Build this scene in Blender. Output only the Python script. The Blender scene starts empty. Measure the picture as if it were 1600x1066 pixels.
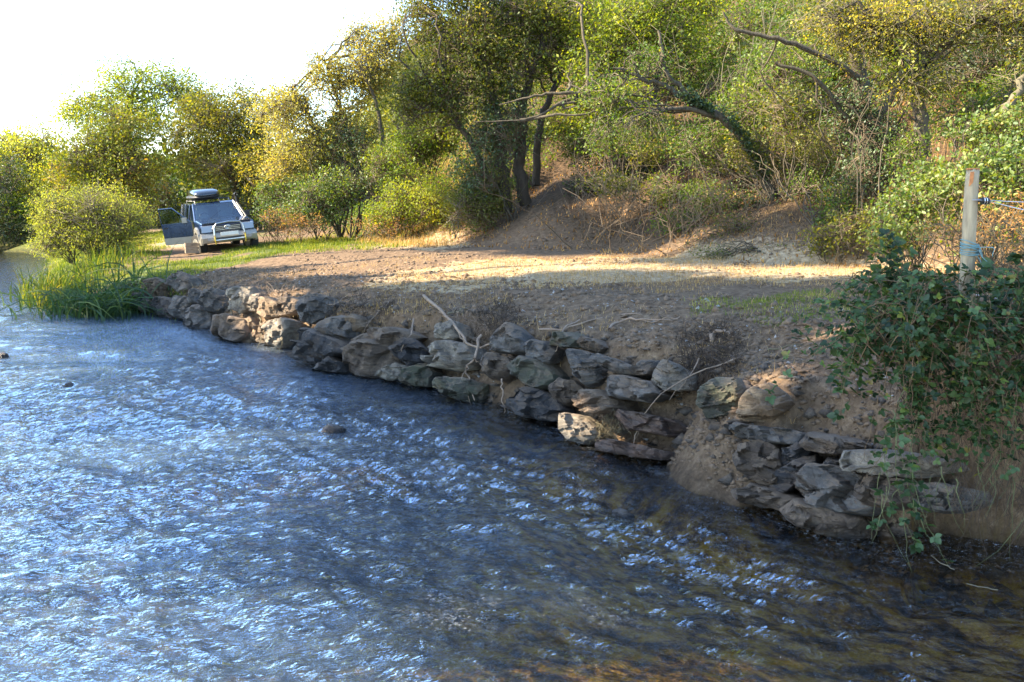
import bpy, bmesh, math, random
import numpy as np
from mathutils import Vector, Matrix
rng = np.random.default_rng(7); random.seed(7)
R = math.radians
scene = bpy.context.scene
COL = scene.collection
# ------------------------------------------------------------------ camera, sky, sun, exposure
CAMZ = 2.8; FPX = 1500.0; PITCH = math.atan(233/1500)
cam = bpy.data.objects.new('camera', bpy.data.cameras.new('camera')); COL.objects.link(cam)
cam.location = (0, 0, CAMZ); cam.rotation_euler = (R(90)-PITCH, 0, 0)
cam.data.sensor_width = 36; cam.data.lens = 36*FPX/1600; cam.data.clip_end = 2000; cam.data.clip_start = 0.05
cam.data.dof.use_dof = True; cam.data.dof.focus_distance = 11; cam.data.dof.aperture_fstop = 9
scene.camera = cam
SUN_AZ = R(266); SUN_EL = R(34)          # azimuth clockwise from +Y
TOSUN = np.array([math.sin(SUN_AZ)*math.cos(SUN_EL), math.cos(SUN_AZ)*math.cos(SUN_EL), math.sin(SUN_EL)])
world = bpy.data.worlds.new('World'); scene.world = world; world.use_nodes = True
nt = world.node_tree
sky = nt.nodes.new('ShaderNodeTexSky'); sky.sky_type = 'NISHITA'; sky.sun_disc = False
sky.sun_elevation = SUN_EL; sky.sun_rotation = SUN_AZ; sky.air_density = 1.0; sky.dust_density = 0.4; sky.ozone_density = 2.6
bg = nt.nodes['Background']; bg.inputs['Strength'].default_value = 0.15
nt.links.new(sky.outputs[0], bg.inputs['Color'])
sun = bpy.data.objects.new('sun', bpy.data.lights.new('sun', 'SUN')); COL.objects.link(sun)
sun.data.energy = 4.8; sun.data.angle = R(0.5); sun.data.color = (1, 0.86, 0.64)
sun.rotation_euler = Vector(TOSUN).to_track_quat('Z', 'Y').to_euler()
scene.view_settings.view_transform = 'Standard'; scene.view_settings.look = 'None'
scene.view_settings.exposure = 2.25; scene.view_settings.gamma = 1
scene.cycles.transparent_max_bounces = 12; scene.cycles.max_bounces = 6

# ------------------------------------------------------------------ pixel -> world helpers
FW = np.array([0, math.cos(PITCH), -math.sin(PITCH)]); UP = np.array([0, math.sin(PITCH), math.cos(PITCH)]); RT = np.array([1., 0, 0])
CP = np.array([0, 0, CAMZ])
def ray(u, v):
    u = np.asarray(u, float); v = np.asarray(v, float)
    return RT*((u-800)/FPX)[..., None] + UP*((533-v)/FPX)[..., None] + FW
def onz(u, v, z=0.0):
    d = ray(u, v); return CP + d*((z-CAMZ)/d[..., 2])[..., None]
def at(u, v, Y):
    d = ray(u, v); return CP + d*(np.asarray(Y, float)/d[..., 1])[..., None]
# ------------------------------------------------------------------ noise
_P = rng.random((256, 256))
def vn(x, y):
    xi = np.floor(x).astype(int); yi = np.floor(y).astype(int); fx = x-xi; fy = y-yi
    fx = fx*fx*(3-2*fx); fy = fy*fy*(3-2*fy)
    a = _P[xi & 255, yi & 255]; b = _P[(xi+1) & 255, yi & 255]; c = _P[xi & 255, (yi+1) & 255]; d = _P[(xi+1) & 255, (yi+1) & 255]
    return (a*(1-fx)+b*fx)*(1-fy)+(c*(1-fx)+d*fx)*fy
def fbm(x, y, s=1.0, o=4, g=.5):
    r = 0; a = 1; t = 0; x = np.asarray(x, float)*s; y = np.asarray(y, float)*s
    for i in range(o):
        r = r+a*vn(x+i*17.3, y+i*9.1); t += a; a *= g; x = x*2.03; y = y*2.03
    return r/t
_K = rng.normal(size=(10, 3)); _F = rng.random(10)*6.28
def n3(p, s=1.0):
    q = p*s; r = 0
    for i in range(8):
        r = r+np.sin(q@(_K[i]*(1+.25*i))+_F[i]+1.7*np.sin(q@_K[(i+3) % 10]*.7))
    return r/8
def sm(e0, e1, x):
    t = np.clip((x-e0)/(e1-e0), 0, 1); return t*t*(3-2*t)
# ------------------------------------------------------------------ terrain
toe_px = [(196,486),(240,494),(300,512),(330,527),(400,540),(445,556),(500,580),(560,592),(620,600),(700,617),(760,640),(850,668),(900,697),(1000,715),(1035,728),(1100,768),(1160,790),(1230,806),(1300,842),(1350,858),(1430,872),(1540,880),(1640,900),(1900,960)]
tu = [p[0] for p in toe_px]
W = onz(np.array(tu, float), np.array([p[1] for p in toe_px], float))[:, :2]
KU = [200,400,560,735,1000,1200,1350,1480,1600]
ZF = [.62,.85,.95,1.02,1.02,.95,1.0,1.35,1.6]
ZT = [.85,1.10,1.18,1.30,1.40,1.52,1.62,1.75,1.9]
FWD = [.6,.7,.75,.8,.9,.95,.8,.5,.45]
pre = np.array([(-80,56),(-45,51),(-25,47.5),(-21.3,43.5),(-18.4,38),(-15.2,31),(-12.6,27),(-11.0,24)], float)
post = np.array([(12,1),(30,-20)], float)
TOE = np.vstack([pre, W, post])
ua = np.array([0]*len(pre)+tu+[1900]*len(post), float)
A_ZF = np.interp(ua, KU, ZF); A_ZT = np.interp(ua, KU, ZT); A_FW = np.interp(ua, KU, FWD)
A_U = ua.copy(); A_ZF[:len(pre)] = .45; A_ZT[:len(pre)] = .8; A_FW[:len(pre)] = .9
LB = np.array([(-3,-40),(-7.5,-8),(-9.5,0),(-12.5,10),(-16,20),(-22,30),(-34,37),(-80,41)], float)
HT = np.array([(60,-6),(16,7),(9.3,13),(7.0,17),(4.0,21),(1.2,25),(-.8,28),(-5,34),(-11,44),(-20,60),(-40,100)], float)
def sdist(x, y, PL, attrs=()):
    """signed distance to polyline, positive on the right-hand (north-east) side, with interpolated attributes"""
    sh = x.shape; x = x.ravel(); y = y.ravel()
    best = np.full(x.shape, 1e9); sg = np.ones(x.shape); out = [np.zeros(x.shape) for _ in attrs]
    for i in range(len(PL)-1):
        a = PL[i]; b = PL[i+1]; d = b-a; L2 = d@d
        t = np.clip(((x-a[0])*d[0]+(y-a[1])*d[1])/L2, 0, 1)
        px = a[0]+t*d[0]; py = a[1]+t*d[1]; q = (x-px)**2+(y-py)**2
        m = q < best-1e-9
        best[m] = q[m]; cr = d[0]*(y-a[1])-d[1]*(x-a[0]); sg[m] = np.where(cr[m] >= 0, 1, -1)
        for o, A in zip(out, attrs): o[m] = (A[i]*(1-t)+A[i+1]*t)[m]
    return (np.sqrt(best)*sg).reshape(sh), [o.reshape(sh) for o in out]
RECESS = 0.0
def H(x, y, full=False):
    x = np.asarray(x, float); y = np.asarray(y, float)
    s, (zf, zt, fw, uu) = sdist(x, y, TOE, (A_ZF, A_ZT, A_FW, A_U))
    rc = RECESS*(sm(190, 240, uu)*sm(1040, 1010, uu)+sm(1150, 1200, uu)*(1+2.0*sm(1400, 1470, uu))*sm(2300, 1890, uu))*sm(-.3, .05, s)
    s = s-rc*sm(fw+.5, fw*.75, s)
    sl, _ = sdist(x, y, LB)
    d, _ = sdist(x, y, HT)
    d = -d*-1
    s = s+(fbm(x, y, 1.3, 3)-.5)*.35*sm(30, 5, np.abs(s))
    zfl = .95+.5*sm(-14, 8, x)
    face = sm(0, 1, (s/fw)*.9+.05)
    z = -.12+(zf+.12)*np.power(face, .8)
    z = z+(zt-zf)*sm(fw*.8, fw+1.7, s)
    z = z+(zfl-zt)*sm(fw+1.5, fw+5, s)
    bed = -.42-.16*sm(0, 4, -s)+(fbm(x, y, .9, 4)-.5)*.3
    z = np.where(s > 0, z, bed+(z*0-.0))
    z = np.where((s <= 0) & (s > -.5), bed+(-.08-bed)*sm(-.5, 0, s), z)
    # spilled earth fan in the middle of the wall
    for (fu, fv, fz, fr, fh) in [(1110,700,.35,.55,.28),(1180,770,.12,.45,.15),(735,600,.2,.6,.15)]:
        c = onz(fu, fv, fz); z = z+fh*np.exp(-((x-c[0])**2+(y-c[1])**2)/(fr*fr)*2)
    dd = d+(fbm(x, y, .25, 3)-.5)*2.2
    dp = np.clip(dd, 0, None)
    hill = .42*dp+.22*np.clip(dp-4, 0, None)+(fbm(x, y, .45, 3)-.5)*sm(0, 5, dp)*1.6
    hill = np.where(dp < 34, hill, .42*34+.22*30)
    hill = np.minimum(hill, 19)*(.10+.90*sm(-13, 0, x+.13*(y-30)))
    z = z+np.where(s > 0, hill, 0)
    # left bank
    zl = -.4+1.6*sm(0, 2.2, -sl*-1*-1)
    z = np.maximum(z, np.where(sl > 0, -.5+1.7*sm(0, 2.5, sl), -9))
    land = sm(.05, .9, s)
    clod = (fbm(x, y, 2.2, 5, .55)-.5)*.16+(np.abs(fbm(x+31, y, 6, 3)-.5))*.10
    z = z+clod*land*(.35+.65*sm(3.2, 1.2, s)+.9*sm(-1, 3, dp))
    if full: return z, s, d, sl
    return z
HT = HT[::-1].copy()   # orientation: hill on the positive side
LB = LB.copy()
def _chk():
    global HT, LB, TOE
    if sdist(np.array([10.]), np.array([30.]), HT)[0][0] < 0: HT = HT[::-1].copy()
    if sdist(np.array([-30.]), np.array([5.]), LB)[0][0] < 0: LB = LB[::-1].copy()
    global A_ZF, A_ZT, A_FW, A_U
    if sdist(np.array([5.]), np.array([20.]), TOE)[0][0] < 0:
        TOE = TOE[::-1].copy(); A_ZF = A_ZF[::-1].copy(); A_ZT = A_ZT[::-1].copy(); A_FW = A_FW[::-1].copy(); A_U = A_U[::-1].copy()
_chk()
def hit(u, v, tmin=4, tmax=90):
    """first point where the pixel ray meets the terrain"""
    d = ray(float(u), float(v)); t = np.concatenate([np.arange(tmin, 30, .03), np.arange(30, tmax, .15)])
    P = CP+d*t[:, None]; h = H(P[:, 0], P[:, 1]); h = np.maximum(h, 0)
    k = np.argmax(P[:, 2] < h); 
    return P[k]
def ground(x, y): return float(H(np.array([x]), np.array([y]))[0])

# ------------------------------------------------------------------ mesh helpers
def mesh_np(name, V, F, mat=None, parent=None, attrs=None, smooth=False, link=True):
    """V (n,3); F either (m,k) array or list of arrays of different k"""
    me = bpy.data.meshes.new(name)
    if not isinstance(F, list): F = [F]
    F = [np.asarray(f, np.int32) for f in F if len(f)]
    loops = np.concatenate([f.ravel() for f in F]); ks = np.concatenate([np.full(len(f), f.shape[1]) for f in F])
    me.vertices.add(len(V)); me.vertices.foreach_set('co', np.asarray(V, np.float32).ravel())
    me.loops.add(len(loops)); me.loops.foreach_set('vertex_index', loops)
    me.polygons.add(len(ks)); me.polygons.foreach_set('loop_start', np.concatenate([[0], np.cumsum(ks)[:-1]]).astype(np.int32))
    me.update(calc_edges=True)
    if smooth: me.polygons.foreach_set('use_smooth', np.ones(len(ks), bool))
    for an, (dom, typ, val) in (attrs or {}).items():
        a = me.attributes.new(an, typ, dom)
        a.data.foreach_set('color' if 'COLOR' in typ else 'value', np.asarray(val, np.float32).ravel())
    ms = mat if isinstance(mat, (list, tuple)) else [mat]
    for m_ in ms:
        if m_: me.materials.append(m_)
    o = bpy.data.objects.new(name, me)
    if link: COL.objects.link(o)
    if parent: setp(o, parent)
    return o
def setp(o, p):
    o.parent = p; o.matrix_parent_inverse = p.matrix_world.inverted() if False else Matrix.Translation(-Vector(p.location))
    return o
def tag(o, label=None, cat=None, group=None, kind=None):
    if label: o['label'] = label
    if cat: o['category'] = cat
    if group: o['group'] = group
    if kind: o['kind'] = kind
    return o
def thing(name, loc, label, cat, group=None):
    o = bpy.data.objects.new(name, None); COL.objects.link(o); o.location = tuple(float(c) for c in loc); o.empty_display_size = .2
    return tag(o, label, cat, group)
def tubes(T, n=5):
    VV = []; FF = []; off = 0
    ang = np.arange(n)/n*2*np.pi; ca = np.cos(ang)[None, :, None]; sa = np.sin(ang)[None, :, None]
    for P, r in T:
        P = np.asarray(P, float); k = len(P); r = np.asarray(r, float)
        if r.ndim == 0: r = np.full(k, float(r))
        t = np.gradient(P, axis=0); t /= np.linalg.norm(t, axis=1)[:, None]+1e-9
        ref = np.array([.3, .2, .93]) if abs(t[0, 2]) < .8 else np.array([.95, .2, .1])
        a = np.cross(t, ref); a /= np.linalg.norm(a, axis=1)[:, None]+1e-9; b = np.cross(t, a)
        V = P[:, None, :]+r[:, None, None]*(a[:, None, :]*ca+b[:, None, :]*sa)
        VV.append(V.reshape(-1, 3))
        i = np.arange(k-1)[:, None]*n; j = np.arange(n)[None, :]; j2 = (j+1) % n
        FF.append(np.stack([i+j, i+j2, i+n+j2, i+n+j], -1).reshape(-1, 4)+off); off += k*n
    return np.vstack(VV), np.vstack(FF)
def wob(P, amp, n=12, seed=0):
    """resample a polyline smoothly and make it irregular"""
    P = np.asarray(P, float); k = len(P); t = np.linspace(0, k-1, n); i = np.clip(t.astype(int), 0, k-2); f = (t-i)[:, None]
    Pm = np.vstack([2*P[0]-P[1], P, 2*P[-1]-P[-2]]); a, b, c, d = Pm[i], Pm[i+1], Pm[i+2], Pm[i+3]
    Q = .5*((2*b)+(-a+c)*f+(2*a-5*b+4*c-d)*f*f+(-a+3*b-3*c+d)*f**3)
    r = np.random.default_rng(seed); w = r.normal(size=(n, 3))*amp; w[0] = 0
    return Q+w
def leafverts(C, size, tint, shape='r', up=.35, droop=0, r=rng, axis=None, wid=.3):
    """leaf-sized faces: each a folded little blade, random heading"""
    N = len(C); ax = r.normal(size=(N, 3)) if axis is None else axis+r.normal(size=(N, 3))*.5
    ax[:, 2] -= droop; ax /= np.linalg.norm(ax, axis=1)[:, None]
    nn = r.normal(size=(N, 3)); nn[:, 2] = np.abs(nn[:, 2])+up
    nn -= ax*(nn*ax).sum(1)[:, None]; nn /= np.linalg.norm(nn, axis=1)[:, None]+1e-9
    sd = np.cross(ax, nn); L = np.asarray(size)[:, None]
    if shape == 'r':
        V = np.stack([C, C+L*(.45*ax+wid*sd), C+L*ax, C+L*(.45*ax-wid*sd)], 1)
        F = np.arange(N*4).reshape(N, 4); tt = tint
    else:
        V = np.stack([C, C+L*(.28*ax+wid*.9*sd+.08*nn), C+L*(.68*ax+wid*.75*sd+.06*nn), C+L*(ax-.1*nn), C+L*(.68*ax-wid*.75*sd+.06*nn), C+L*(.28*ax-wid*.9*sd+.08*nn)], 1)
        b = np.arange(N)[:, None]*6
        F = np.concatenate([b+np.array([[0,1,2,3]]), b+np.array([[0,3,4,5]])], 0); tt = np.concatenate([tint, tint])
    return V.reshape(-1, 3), F, tt
# ------------------------------------------------------------------ materials
def newmat(name):
    m = bpy.data.materials.new(name); m.use_nodes = True; t = m.node_tree; t.nodes.clear()
    o = t.nodes.new('ShaderNodeOutputMaterial'); return m, t, o
def nd(t, typ, **kw):
    n = t.nodes.new(typ)
    for k, v in kw.items():
        if k.startswith('_'): setattr(n, k[1:], v)
        else: n.inputs[k.replace('__', ' ')].default_value = v
    return n
def ramp(t, fac, stops, interp='LINEAR'):
    n = t.nodes.new('ShaderNodeValToRGB'); e = n.color_ramp.elements; n.color_ramp.interpolation = interp
    while len(e) < len(stops): e.new(.5)
    for i, (p, c) in enumerate(stops):
        e[i].position = p; e[i].color = (c, c, c, 1) if not isinstance(c, tuple) else (*c, 1)
    t.links.new(fac, n.inputs[0]); return n.outputs[0]
def mixc(t, fac, a, b, mode='MIX'):
    n = t.nodes.new('ShaderNodeMix'); n.data_type = 'RGBA'; n.blend_type = mode
    for s, v in ((n.inputs[0], fac), (n.inputs[6], a), (n.inputs[7], b)):
        if isinstance(v, (int, float)): s.default_value = v
        elif isinstance(v, tuple): s.default_value = (*v, 1)
        else: t.links.new(v, s)
    return n.outputs[2]
def mth(t, op, a, b=0.0, c=None):
    n = t.nodes.new('ShaderNodeMath'); n.operation = op
    for i, v in enumerate((a, b) if c is None else (a, b, c)):
        if isinstance(v, (int, float)): n.inputs[i].default_value = v
        else: t.links.new(v, n.inputs[i])
    return n.outputs[0]
def noise(t, scale, detail=4, rough=.55, vec=None, dist=0):
    n = nd(t, 'ShaderNodeTexNoise', Scale=scale, Detail=detail, Roughness=rough, Distortion=dist)
    if vec is not None: t.links.new(vec, n.inputs['Vector'])
    return n.outputs['Fac']
def coords(t, scale=(1,1,1), rot=(0,0,0)):
    g = t.nodes.new('ShaderNodeNewGeometry'); m = t.nodes.new('ShaderNodeMapping')
    m.inputs['Scale'].default_value = scale; m.inputs['Rotation'].default_value = rot
    t.links.new(g.outputs['Position'], m.inputs['Vector']); return m.outputs[0], g
def leafmat(name, stops, gloss=.12, rough=.6, transl=.45, tcol=1.5):
    m, t, o = newmat(name)
    a = t.nodes.new('ShaderNodeAttribute'); a.attribute_name = 'tint'
    col = ramp(t, a.outputs['Fac'], stops)
    d = t.nodes.new('ShaderNodeBsdfDiffuse'); t.links.new(col, d.inputs[0])
    tr = t.nodes.new('ShaderNodeBsdfTranslucent')
    tc = mixc(t, 1.0, col, (1.5*tcol/1.5, 1.35*tcol/1.5, .45), 'MULTIPLY'); t.links.new(tc, tr.inputs[0])
    mx = nd(t, 'ShaderNodeMixShader'); mx.inputs[0].default_value = transl; t.links.new(d.outputs[0], mx.inputs[1]); t.links.new(tr.outputs[0], mx.inputs[2])
    g = nd(t, 'ShaderNodeBsdfGlossy', Roughness=rough); g.inputs[0].default_value = (.9, .95, 1, 1)
    m2 = nd(t, 'ShaderNodeMixShader')
    fr = nd(t, 'ShaderNodeLayerWeight', Blend=.35); m2.inputs[0].default_value = gloss*.2
    t.links.new(mx.outputs[0], m2.inputs[1]); t.links.new(g.outputs[0], m2.inputs[2])
    t.links.new(m2.outputs[0], o.inputs[0]); return m
def prin(name, col, rough=.7, bump=0, bscale=20, metal=0, var=.3, vscale=5, spec=.5, stretch=(1,1,1), coat=0, obj=False, col2=None):
    m, t, o = newmat(name)
    if obj:
        tc = t.nodes.new('ShaderNodeTexCoord'); mp = t.nodes.new('ShaderNodeMapping'); mp.inputs['Scale'].default_value = stretch
        t.links.new(tc.outputs['Object'], mp.inputs[0]); vec = mp.outputs[0]
    else: vec, _ = coords(t, stretch)
    p = nd(t, 'ShaderNodeBsdfPrincipled', Roughness=rough, Metallic=metal)
    p.inputs['Specular IOR Level'].default_value = spec; p.inputs['Coat Weight'].default_value = coat
    c2 = col2 or tuple(c*(1-var) for c in col)
    f = noise(t, vscale, 5, .65, vec)
    c = ramp(t, f, [(.3, c2), (.7, tuple(min(1, q*(1+var*.5)) for q in col))]); t.links.new(c, p.inputs['Base Color'])
    if bump:
        b = nd(t, 'ShaderNodeBump', Strength=1.0, Distance=bump); t.links.new(noise(t, bscale, 6, .65, vec), b.inputs['Height']); t.links.new(b.outputs[0], p.inputs['Normal'])
    t.links.new(p.outputs[0], o.inputs[0]); return m

def ground_mat():
    m, t, o = newmat('soil_and_turf'); vec, g = coords(t)
    a = t.nodes.new('ShaderNodeAttribute'); a.attribute_name = 'zone'; sp = t.nodes.new('ShaderNodeSeparateColor'); t.links.new(a.outputs['Color'], sp.inputs[0])
    n1 = noise(t, 1.1, 6, .62, vec); n2 = noise(t, 9, 8, .7, vec); n3_ = noise(t, 60, 4, .7, vec)
    soil = ramp(t, n2, [(.30, (.045,.029,.017)), (.47, (.14,.09,.05)), (.6, (.225,.15,.088)), (.72, (.36,.26,.16))])
    soil = mixc(t, mth(t, 'MULTIPLY', n1, .35), soil, (.19,.125,.08), 'MIX')
    stones = ramp(t, n3_, [(.63, 0.0), (.68, 1.0)]); soil = mixc(t, mth(t, 'MULTIPLY', stones, .35), soil, (.33,.28,.22))
    straw = ramp(t, n2, [(.3, (.16,.11,.06)), (.5, (.38,.28,.16)), (.7, (.6,.47,.3))])
    grass = ramp(t, n2, [(.3, (.04,.05,.012)), (.55, (.10,.13,.03)), (.75, (.24,.23,.09))])
    litter = ramp(t, n2, [(.3, (.014,.010,.006)), (.5, (.04,.025,.013)), (.62, (.09,.052,.026)), (.75, (.2,.12,.06))])
    mg = ramp(t, mth(t, 'ADD', sp.outputs[0], mth(t, 'MULTIPLY', mth(t, 'SUBTRACT', n1, .5), .9)), [(.42, 0.0), (.6, 1.0)])
    ms = ramp(t, mth(t, 'ADD', sp.outputs[1], mth(t, 'MULTIPLY', mth(t, 'SUBTRACT', n2, .5), 1.2)), [(.35, 0.0), (.75, 1.0)])
    c = mixc(t, ms, soil, straw); c = mixc(t, mg, c, grass)
    lt = t.nodes.new('ShaderNodeAttribute'); lt.attribute_name = 'litter'
    c = mixc(t, lt.outputs['Fac'], c, litter)
    # river bed: weed and brown stones
    vb, _ = coords(t, (1, 1, 1), (0, 0, R(40)))
    mb = t.nodes.new('ShaderNodeMapping'); mb.inputs['Scale'].default_value = (1.0, 2.1, 1); t.links.new(vb, mb.inputs[0])
    nb = noise(t, 3.4, 8, .72, mb.outputs[0], .1)
    bedc = ramp(t, nb, [(.40, (.02,.013,.005)), (.47, (.20,.11,.02)), (.53, (.52,.33,.045)), (.61, (.78,.58,.08)), (.78, (.4,.22,.07))])
    bedd = mixc(t, lt.outputs['Fac'], (.022,.018,.010), bedc); bedd = mixc(t, .25, bedd, bedc)
    c = mixc(t, sp.outputs[2], c, bedd)
    # damp margin just above the water (world height)
    sz = t.nodes.new('ShaderNodeSeparateXYZ'); t.links.new(g.outputs['Position'], sz.inputs[0])
    damp = ramp(t, mth(t, 'ADD', sz.outputs[2], mth(t, 'MULTIPLY', n1, .25)), [(.1, .45), (.32, 1.0)])
    c = mixc(t, 1.0, c, damp, 'MULTIPLY')
    p = nd(t, 'ShaderNodeBsdfPrincipled', Roughness=.95); p.inputs['Specular IOR Level'].default_value = .2
    t.links.new(c, p.inputs['Base Color'])
    b = nd(t, 'ShaderNodeBump', Strength=1.0, Distance=.035); t.links.new(mth(t, 'ADD', n2, mth(t, 'MULTIPLY', n3_, .35)), b.inputs['Height']); t.links.new(b.outputs[0], p.inputs['Normal'])
    t.links.new(p.outputs[0], o.inputs[0]); return m

def water_mat():
    m, t, o = newmat('river_water')
    tr = nd(t, 'ShaderNodeBsdfTransparent'); tr.inputs[0].default_value = (.97,.88,.62,1)
    gl = nd(t, 'ShaderNodeBsdfGlossy', Roughness=.03); gl.inputs[0].default_value = (.80,.89,1,1)
    v1, g = coords(t, (1.0, 1.6, 1), (0, 0, R(42)))
    h1 = noise(t, 4.2, 3, .5, v1, .15); h2 = mth(t, 'SUBTRACT', 1.0, mth(t, 'MULTIPLY', mth(t, 'ABSOLUTE', mth(t, 'SUBTRACT', noise(t, 8, 4, .6, v1, .5), .5)), 2.0)); h3 = noise(t, 30, 3, .6, v1, .6)
    # calmer where the stream slackens, far off and along the bank
    lp = noise(t, .35, 2, .5, coords(t)[0])
    hh = mth(t, 'ADD', mth(t, 'MULTIPLY', h1, 1.0), mth(t, 'ADD', mth(t, 'MULTIPLY', h2, .40), mth(t, 'MULTIPLY', h3, .03)))
    b = nd(t, 'ShaderNodeBump', Strength=1.0, Distance=.13); t.links.new(hh, b.inputs['Height'])
    cm = t.nodes.new('ShaderNodeAttribute'); cm.attribute_name = 'chop'; t.links.new(cm.outputs['Fac'], b.inputs['Strength'])
    t.links.new(b.outputs[0], gl.inputs['Normal'])
    fr = nd(t, 'ShaderNodeFresnel', IOR=1.34); t.links.new(b.outputs[0], fr.inputs['Normal'])
    gleam = t.nodes.new('ShaderNodeAttribute'); gleam.attribute_name = 'sky_gleam'
    mx = nd(t, 'ShaderNodeMixShader'); t.links.new(mth(t, 'MINIMUM', mth(t, 'MULTIPLY', fr.outputs[0], mth(t, 'ADD', 1.25, mth(t, 'MULTIPLY', gleam.outputs['Fac'], .8))), 1.0), mx.inputs[0]); t.links.new(tr.outputs[0], mx.inputs[1]); t.links.new(gl.outputs[0], mx.inputs[2])  # reflection raised beyond plain Fresnel on the left to brighten the water
    # pale blue mixed in over the left stream, painted-in sky brightness
    mk = nd(t, 'ShaderNodeBsdfDiffuse'); mk.inputs[0].default_value = (.42,.60,.82,1); m0 = nd(t, 'ShaderNodeMixShader'); t.links.new(mth(t, 'MULTIPLY', gleam.outputs['Fac'], .05), m0.inputs[0]); t.links.new(mx.outputs[0], m0.inputs[1]); t.links.new(mk.outputs[0], m0.inputs[2]); mx = m0
    # thin flecks of foam
    fo = nd(t, 'ShaderNodeBsdfDiffuse'); fo.inputs[0].default_value = (.75,.78,.8,1)
    fa = t.nodes.new('ShaderNodeAttribute'); fa.attribute_name = 'foam'
    ff = mth(t, 'MULTIPLY', fa.outputs['Fac'], ramp(t, noise(t, 24, 5, .7, v1, 1.5), [(.56, 0.0), (.64, .8)]))
    m2 = nd(t, 'ShaderNodeMixShader'); t.links.new(ff, m2.inputs[0]); t.links.new(mx.outputs[0], m2.inputs[1]); t.links.new(fo.outputs[0], m2.inputs[2])
    t.links.new(m2.outputs[0], o.inputs[0]); return m

def rock_mat(name, c1, c2, moss=0.0, dirt=.7, wet=False):
    m, t, o = newmat(name); tc = t.nodes.new('ShaderNodeTexCoord'); vec, g = coords(t)
    n1 = noise(t, 3.5, 6, .65, vec); 
    mp = t.nodes.new('ShaderNodeMapping'); mp.inputs['Scale'].default_value = (2, 2, 14); mp.inputs['Rotation'].default_value = (R(14), R(-18), 0); t.links.new(vec, mp.inputs[0])
    ns = noise(t, 2.4, 5, .7, mp.outputs[0], .4); nf = noise(t, 30, 6, .7, vec)
    c = ramp(t, n1, [(.3, tuple(q*.55 for q in c2)), (.48, c2), (.62, c1), (.8, tuple(min(1, q*1.35) for q in c1))])
    c = mixc(t, mth(t, 'MULTIPLY', ramp(t, ns, [(.35, 1.0), (.55, 0.0)]), .45), c, tuple(q*.4 for q in c2))
    c = mixc(t, mth(t, 'MULTIPLY', nf, .35), c, tuple(q*.6 for q in c1))
    sx = t.nodes.new('ShaderNodeSeparateXYZ'); t.links.new(g.outputs['Normal'], sx.inputs[0])
    up = mth(t, 'MULTIPLY', ramp(t, mth(t, 'ADD', sx.outputs[2], mth(t, 'MULTIPLY', mth(t, 'SUBTRACT', n1, .5), 1.6)), [(.45, 0.0), (.85, 1.0)]), dirt)
    c = mixc(t, up, c, (.19,.128,.075))
    st = mth(t, 'MULTIPLY', ramp(t, noise(t, 1.7, 5, .7, vec), [(.52, 0.0), (.68, 1.0)]), .55*dirt); c = mixc(t, st, c, (.24,.145,.075))
    if moss: c = mixc(t, mth(t, 'MULTIPLY', ramp(t, noise(t, 5, 5, .7, vec), [(.42, 0.0), (.6, 1.0)]), moss), c, (.07,.085,.025))
    sz = t.nodes.new('ShaderNodeSeparateXYZ'); t.links.new(g.outputs['Position'], sz.inputs[0])
    damp = ramp(t, mth(t, 'ADD', sz.outputs[2], mth(t, 'MULTIPLY', n1, .12)), [(.08, .35), (.22, 1.0)])
    c = mixc(t, 1.0, c, damp, 'MULTIPLY')
    p = nd(t, 'ShaderNodeBsdfPrincipled'); t.links.new(c, p.inputs['Base Color'])
    t.links.new(ramp(t, mth(t, 'ADD', sz.outputs[2], mth(t, 'MULTIPLY', n1, .12)), [(.1, .25), (.24, .8)]), p.inputs['Roughness'])
    b = nd(t, 'ShaderNodeBump', Strength=1.0, Distance=.04); t.links.new(mth(t, 'ADD', mth(t, 'MULTIPLY', ns, 1.3), mth(t, 'MULTIPLY', nf, .5)), b.inputs['Height']); t.links.new(b.outputs[0], p.inputs['Normal'])
    t.links.new(p.outputs[0], o.inputs[0]); return m

M = {}
M['ground'] = ground_mat(); M['water'] = water_mat()
M['slate'] = rock_mat('blue_grey_slate', (.205,.19,.17), (.08,.07,.06))
M['pale'] = rock_mat('pale_stone', (.42,.36,.27), (.17,.14,.105), dirt=.5)
M['brown'] = rock_mat('brown_stone', (.21,.15,.10), (.08,.055,.036))
M['tan'] = rock_mat('tan_stone', (.42,.29,.17), (.17,.11,.06), dirt=.4)
M['dark'] = rock_mat('dark_stone', (.085,.078,.075), (.028,.026,.026), dirt=.5)
M['mossy'] = rock_mat('mossy_stone', (.16,.15,.11), (.06,.055,.04), moss=.3)
M['rust'] = rock_mat('rusty_stone', (.22,.13,.085), (.09,.055,.04), dirt=.4)
M['bark'] = prin('bark', (.10,.08,.05), .9, .02, 14, var=.6, vscale=4, stretch=(3,3,.8))
M['barkpale'] = prin('pale_bark', (.14,.12,.07), .85, .01, 14, var=.45, vscale=5, stretch=(3,3,.8))
M['barkdark'] = prin('dark_bark', (.06,.045,.03), .9, .02, 14, var=.5, vscale=4, stretch=(3,3,.8))
M['twig'] = prin('twig', (.16,.115,.07), .9, 0, var=.5, vscale=2)
M['twigpale'] = prin('pale_twig', (.17,.14,.08), .9, 0, var=.5, vscale=2)
M['root'] = prin('root_skin', (.3,.21,.14), .85, .004, 60, var=.4, vscale=8)
M['rootlet'] = prin('rootlet', (.075,.05,.032), .9, 0, var=.5, vscale=8)
G = lambda n, st, **k: leafmat(n, [(p, (c[0]*1.28, c[1]*1.22, c[2])) for p, c in st] if n[:6] != 'shaded' and n[:3] != 'ree' else st, **k)
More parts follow.
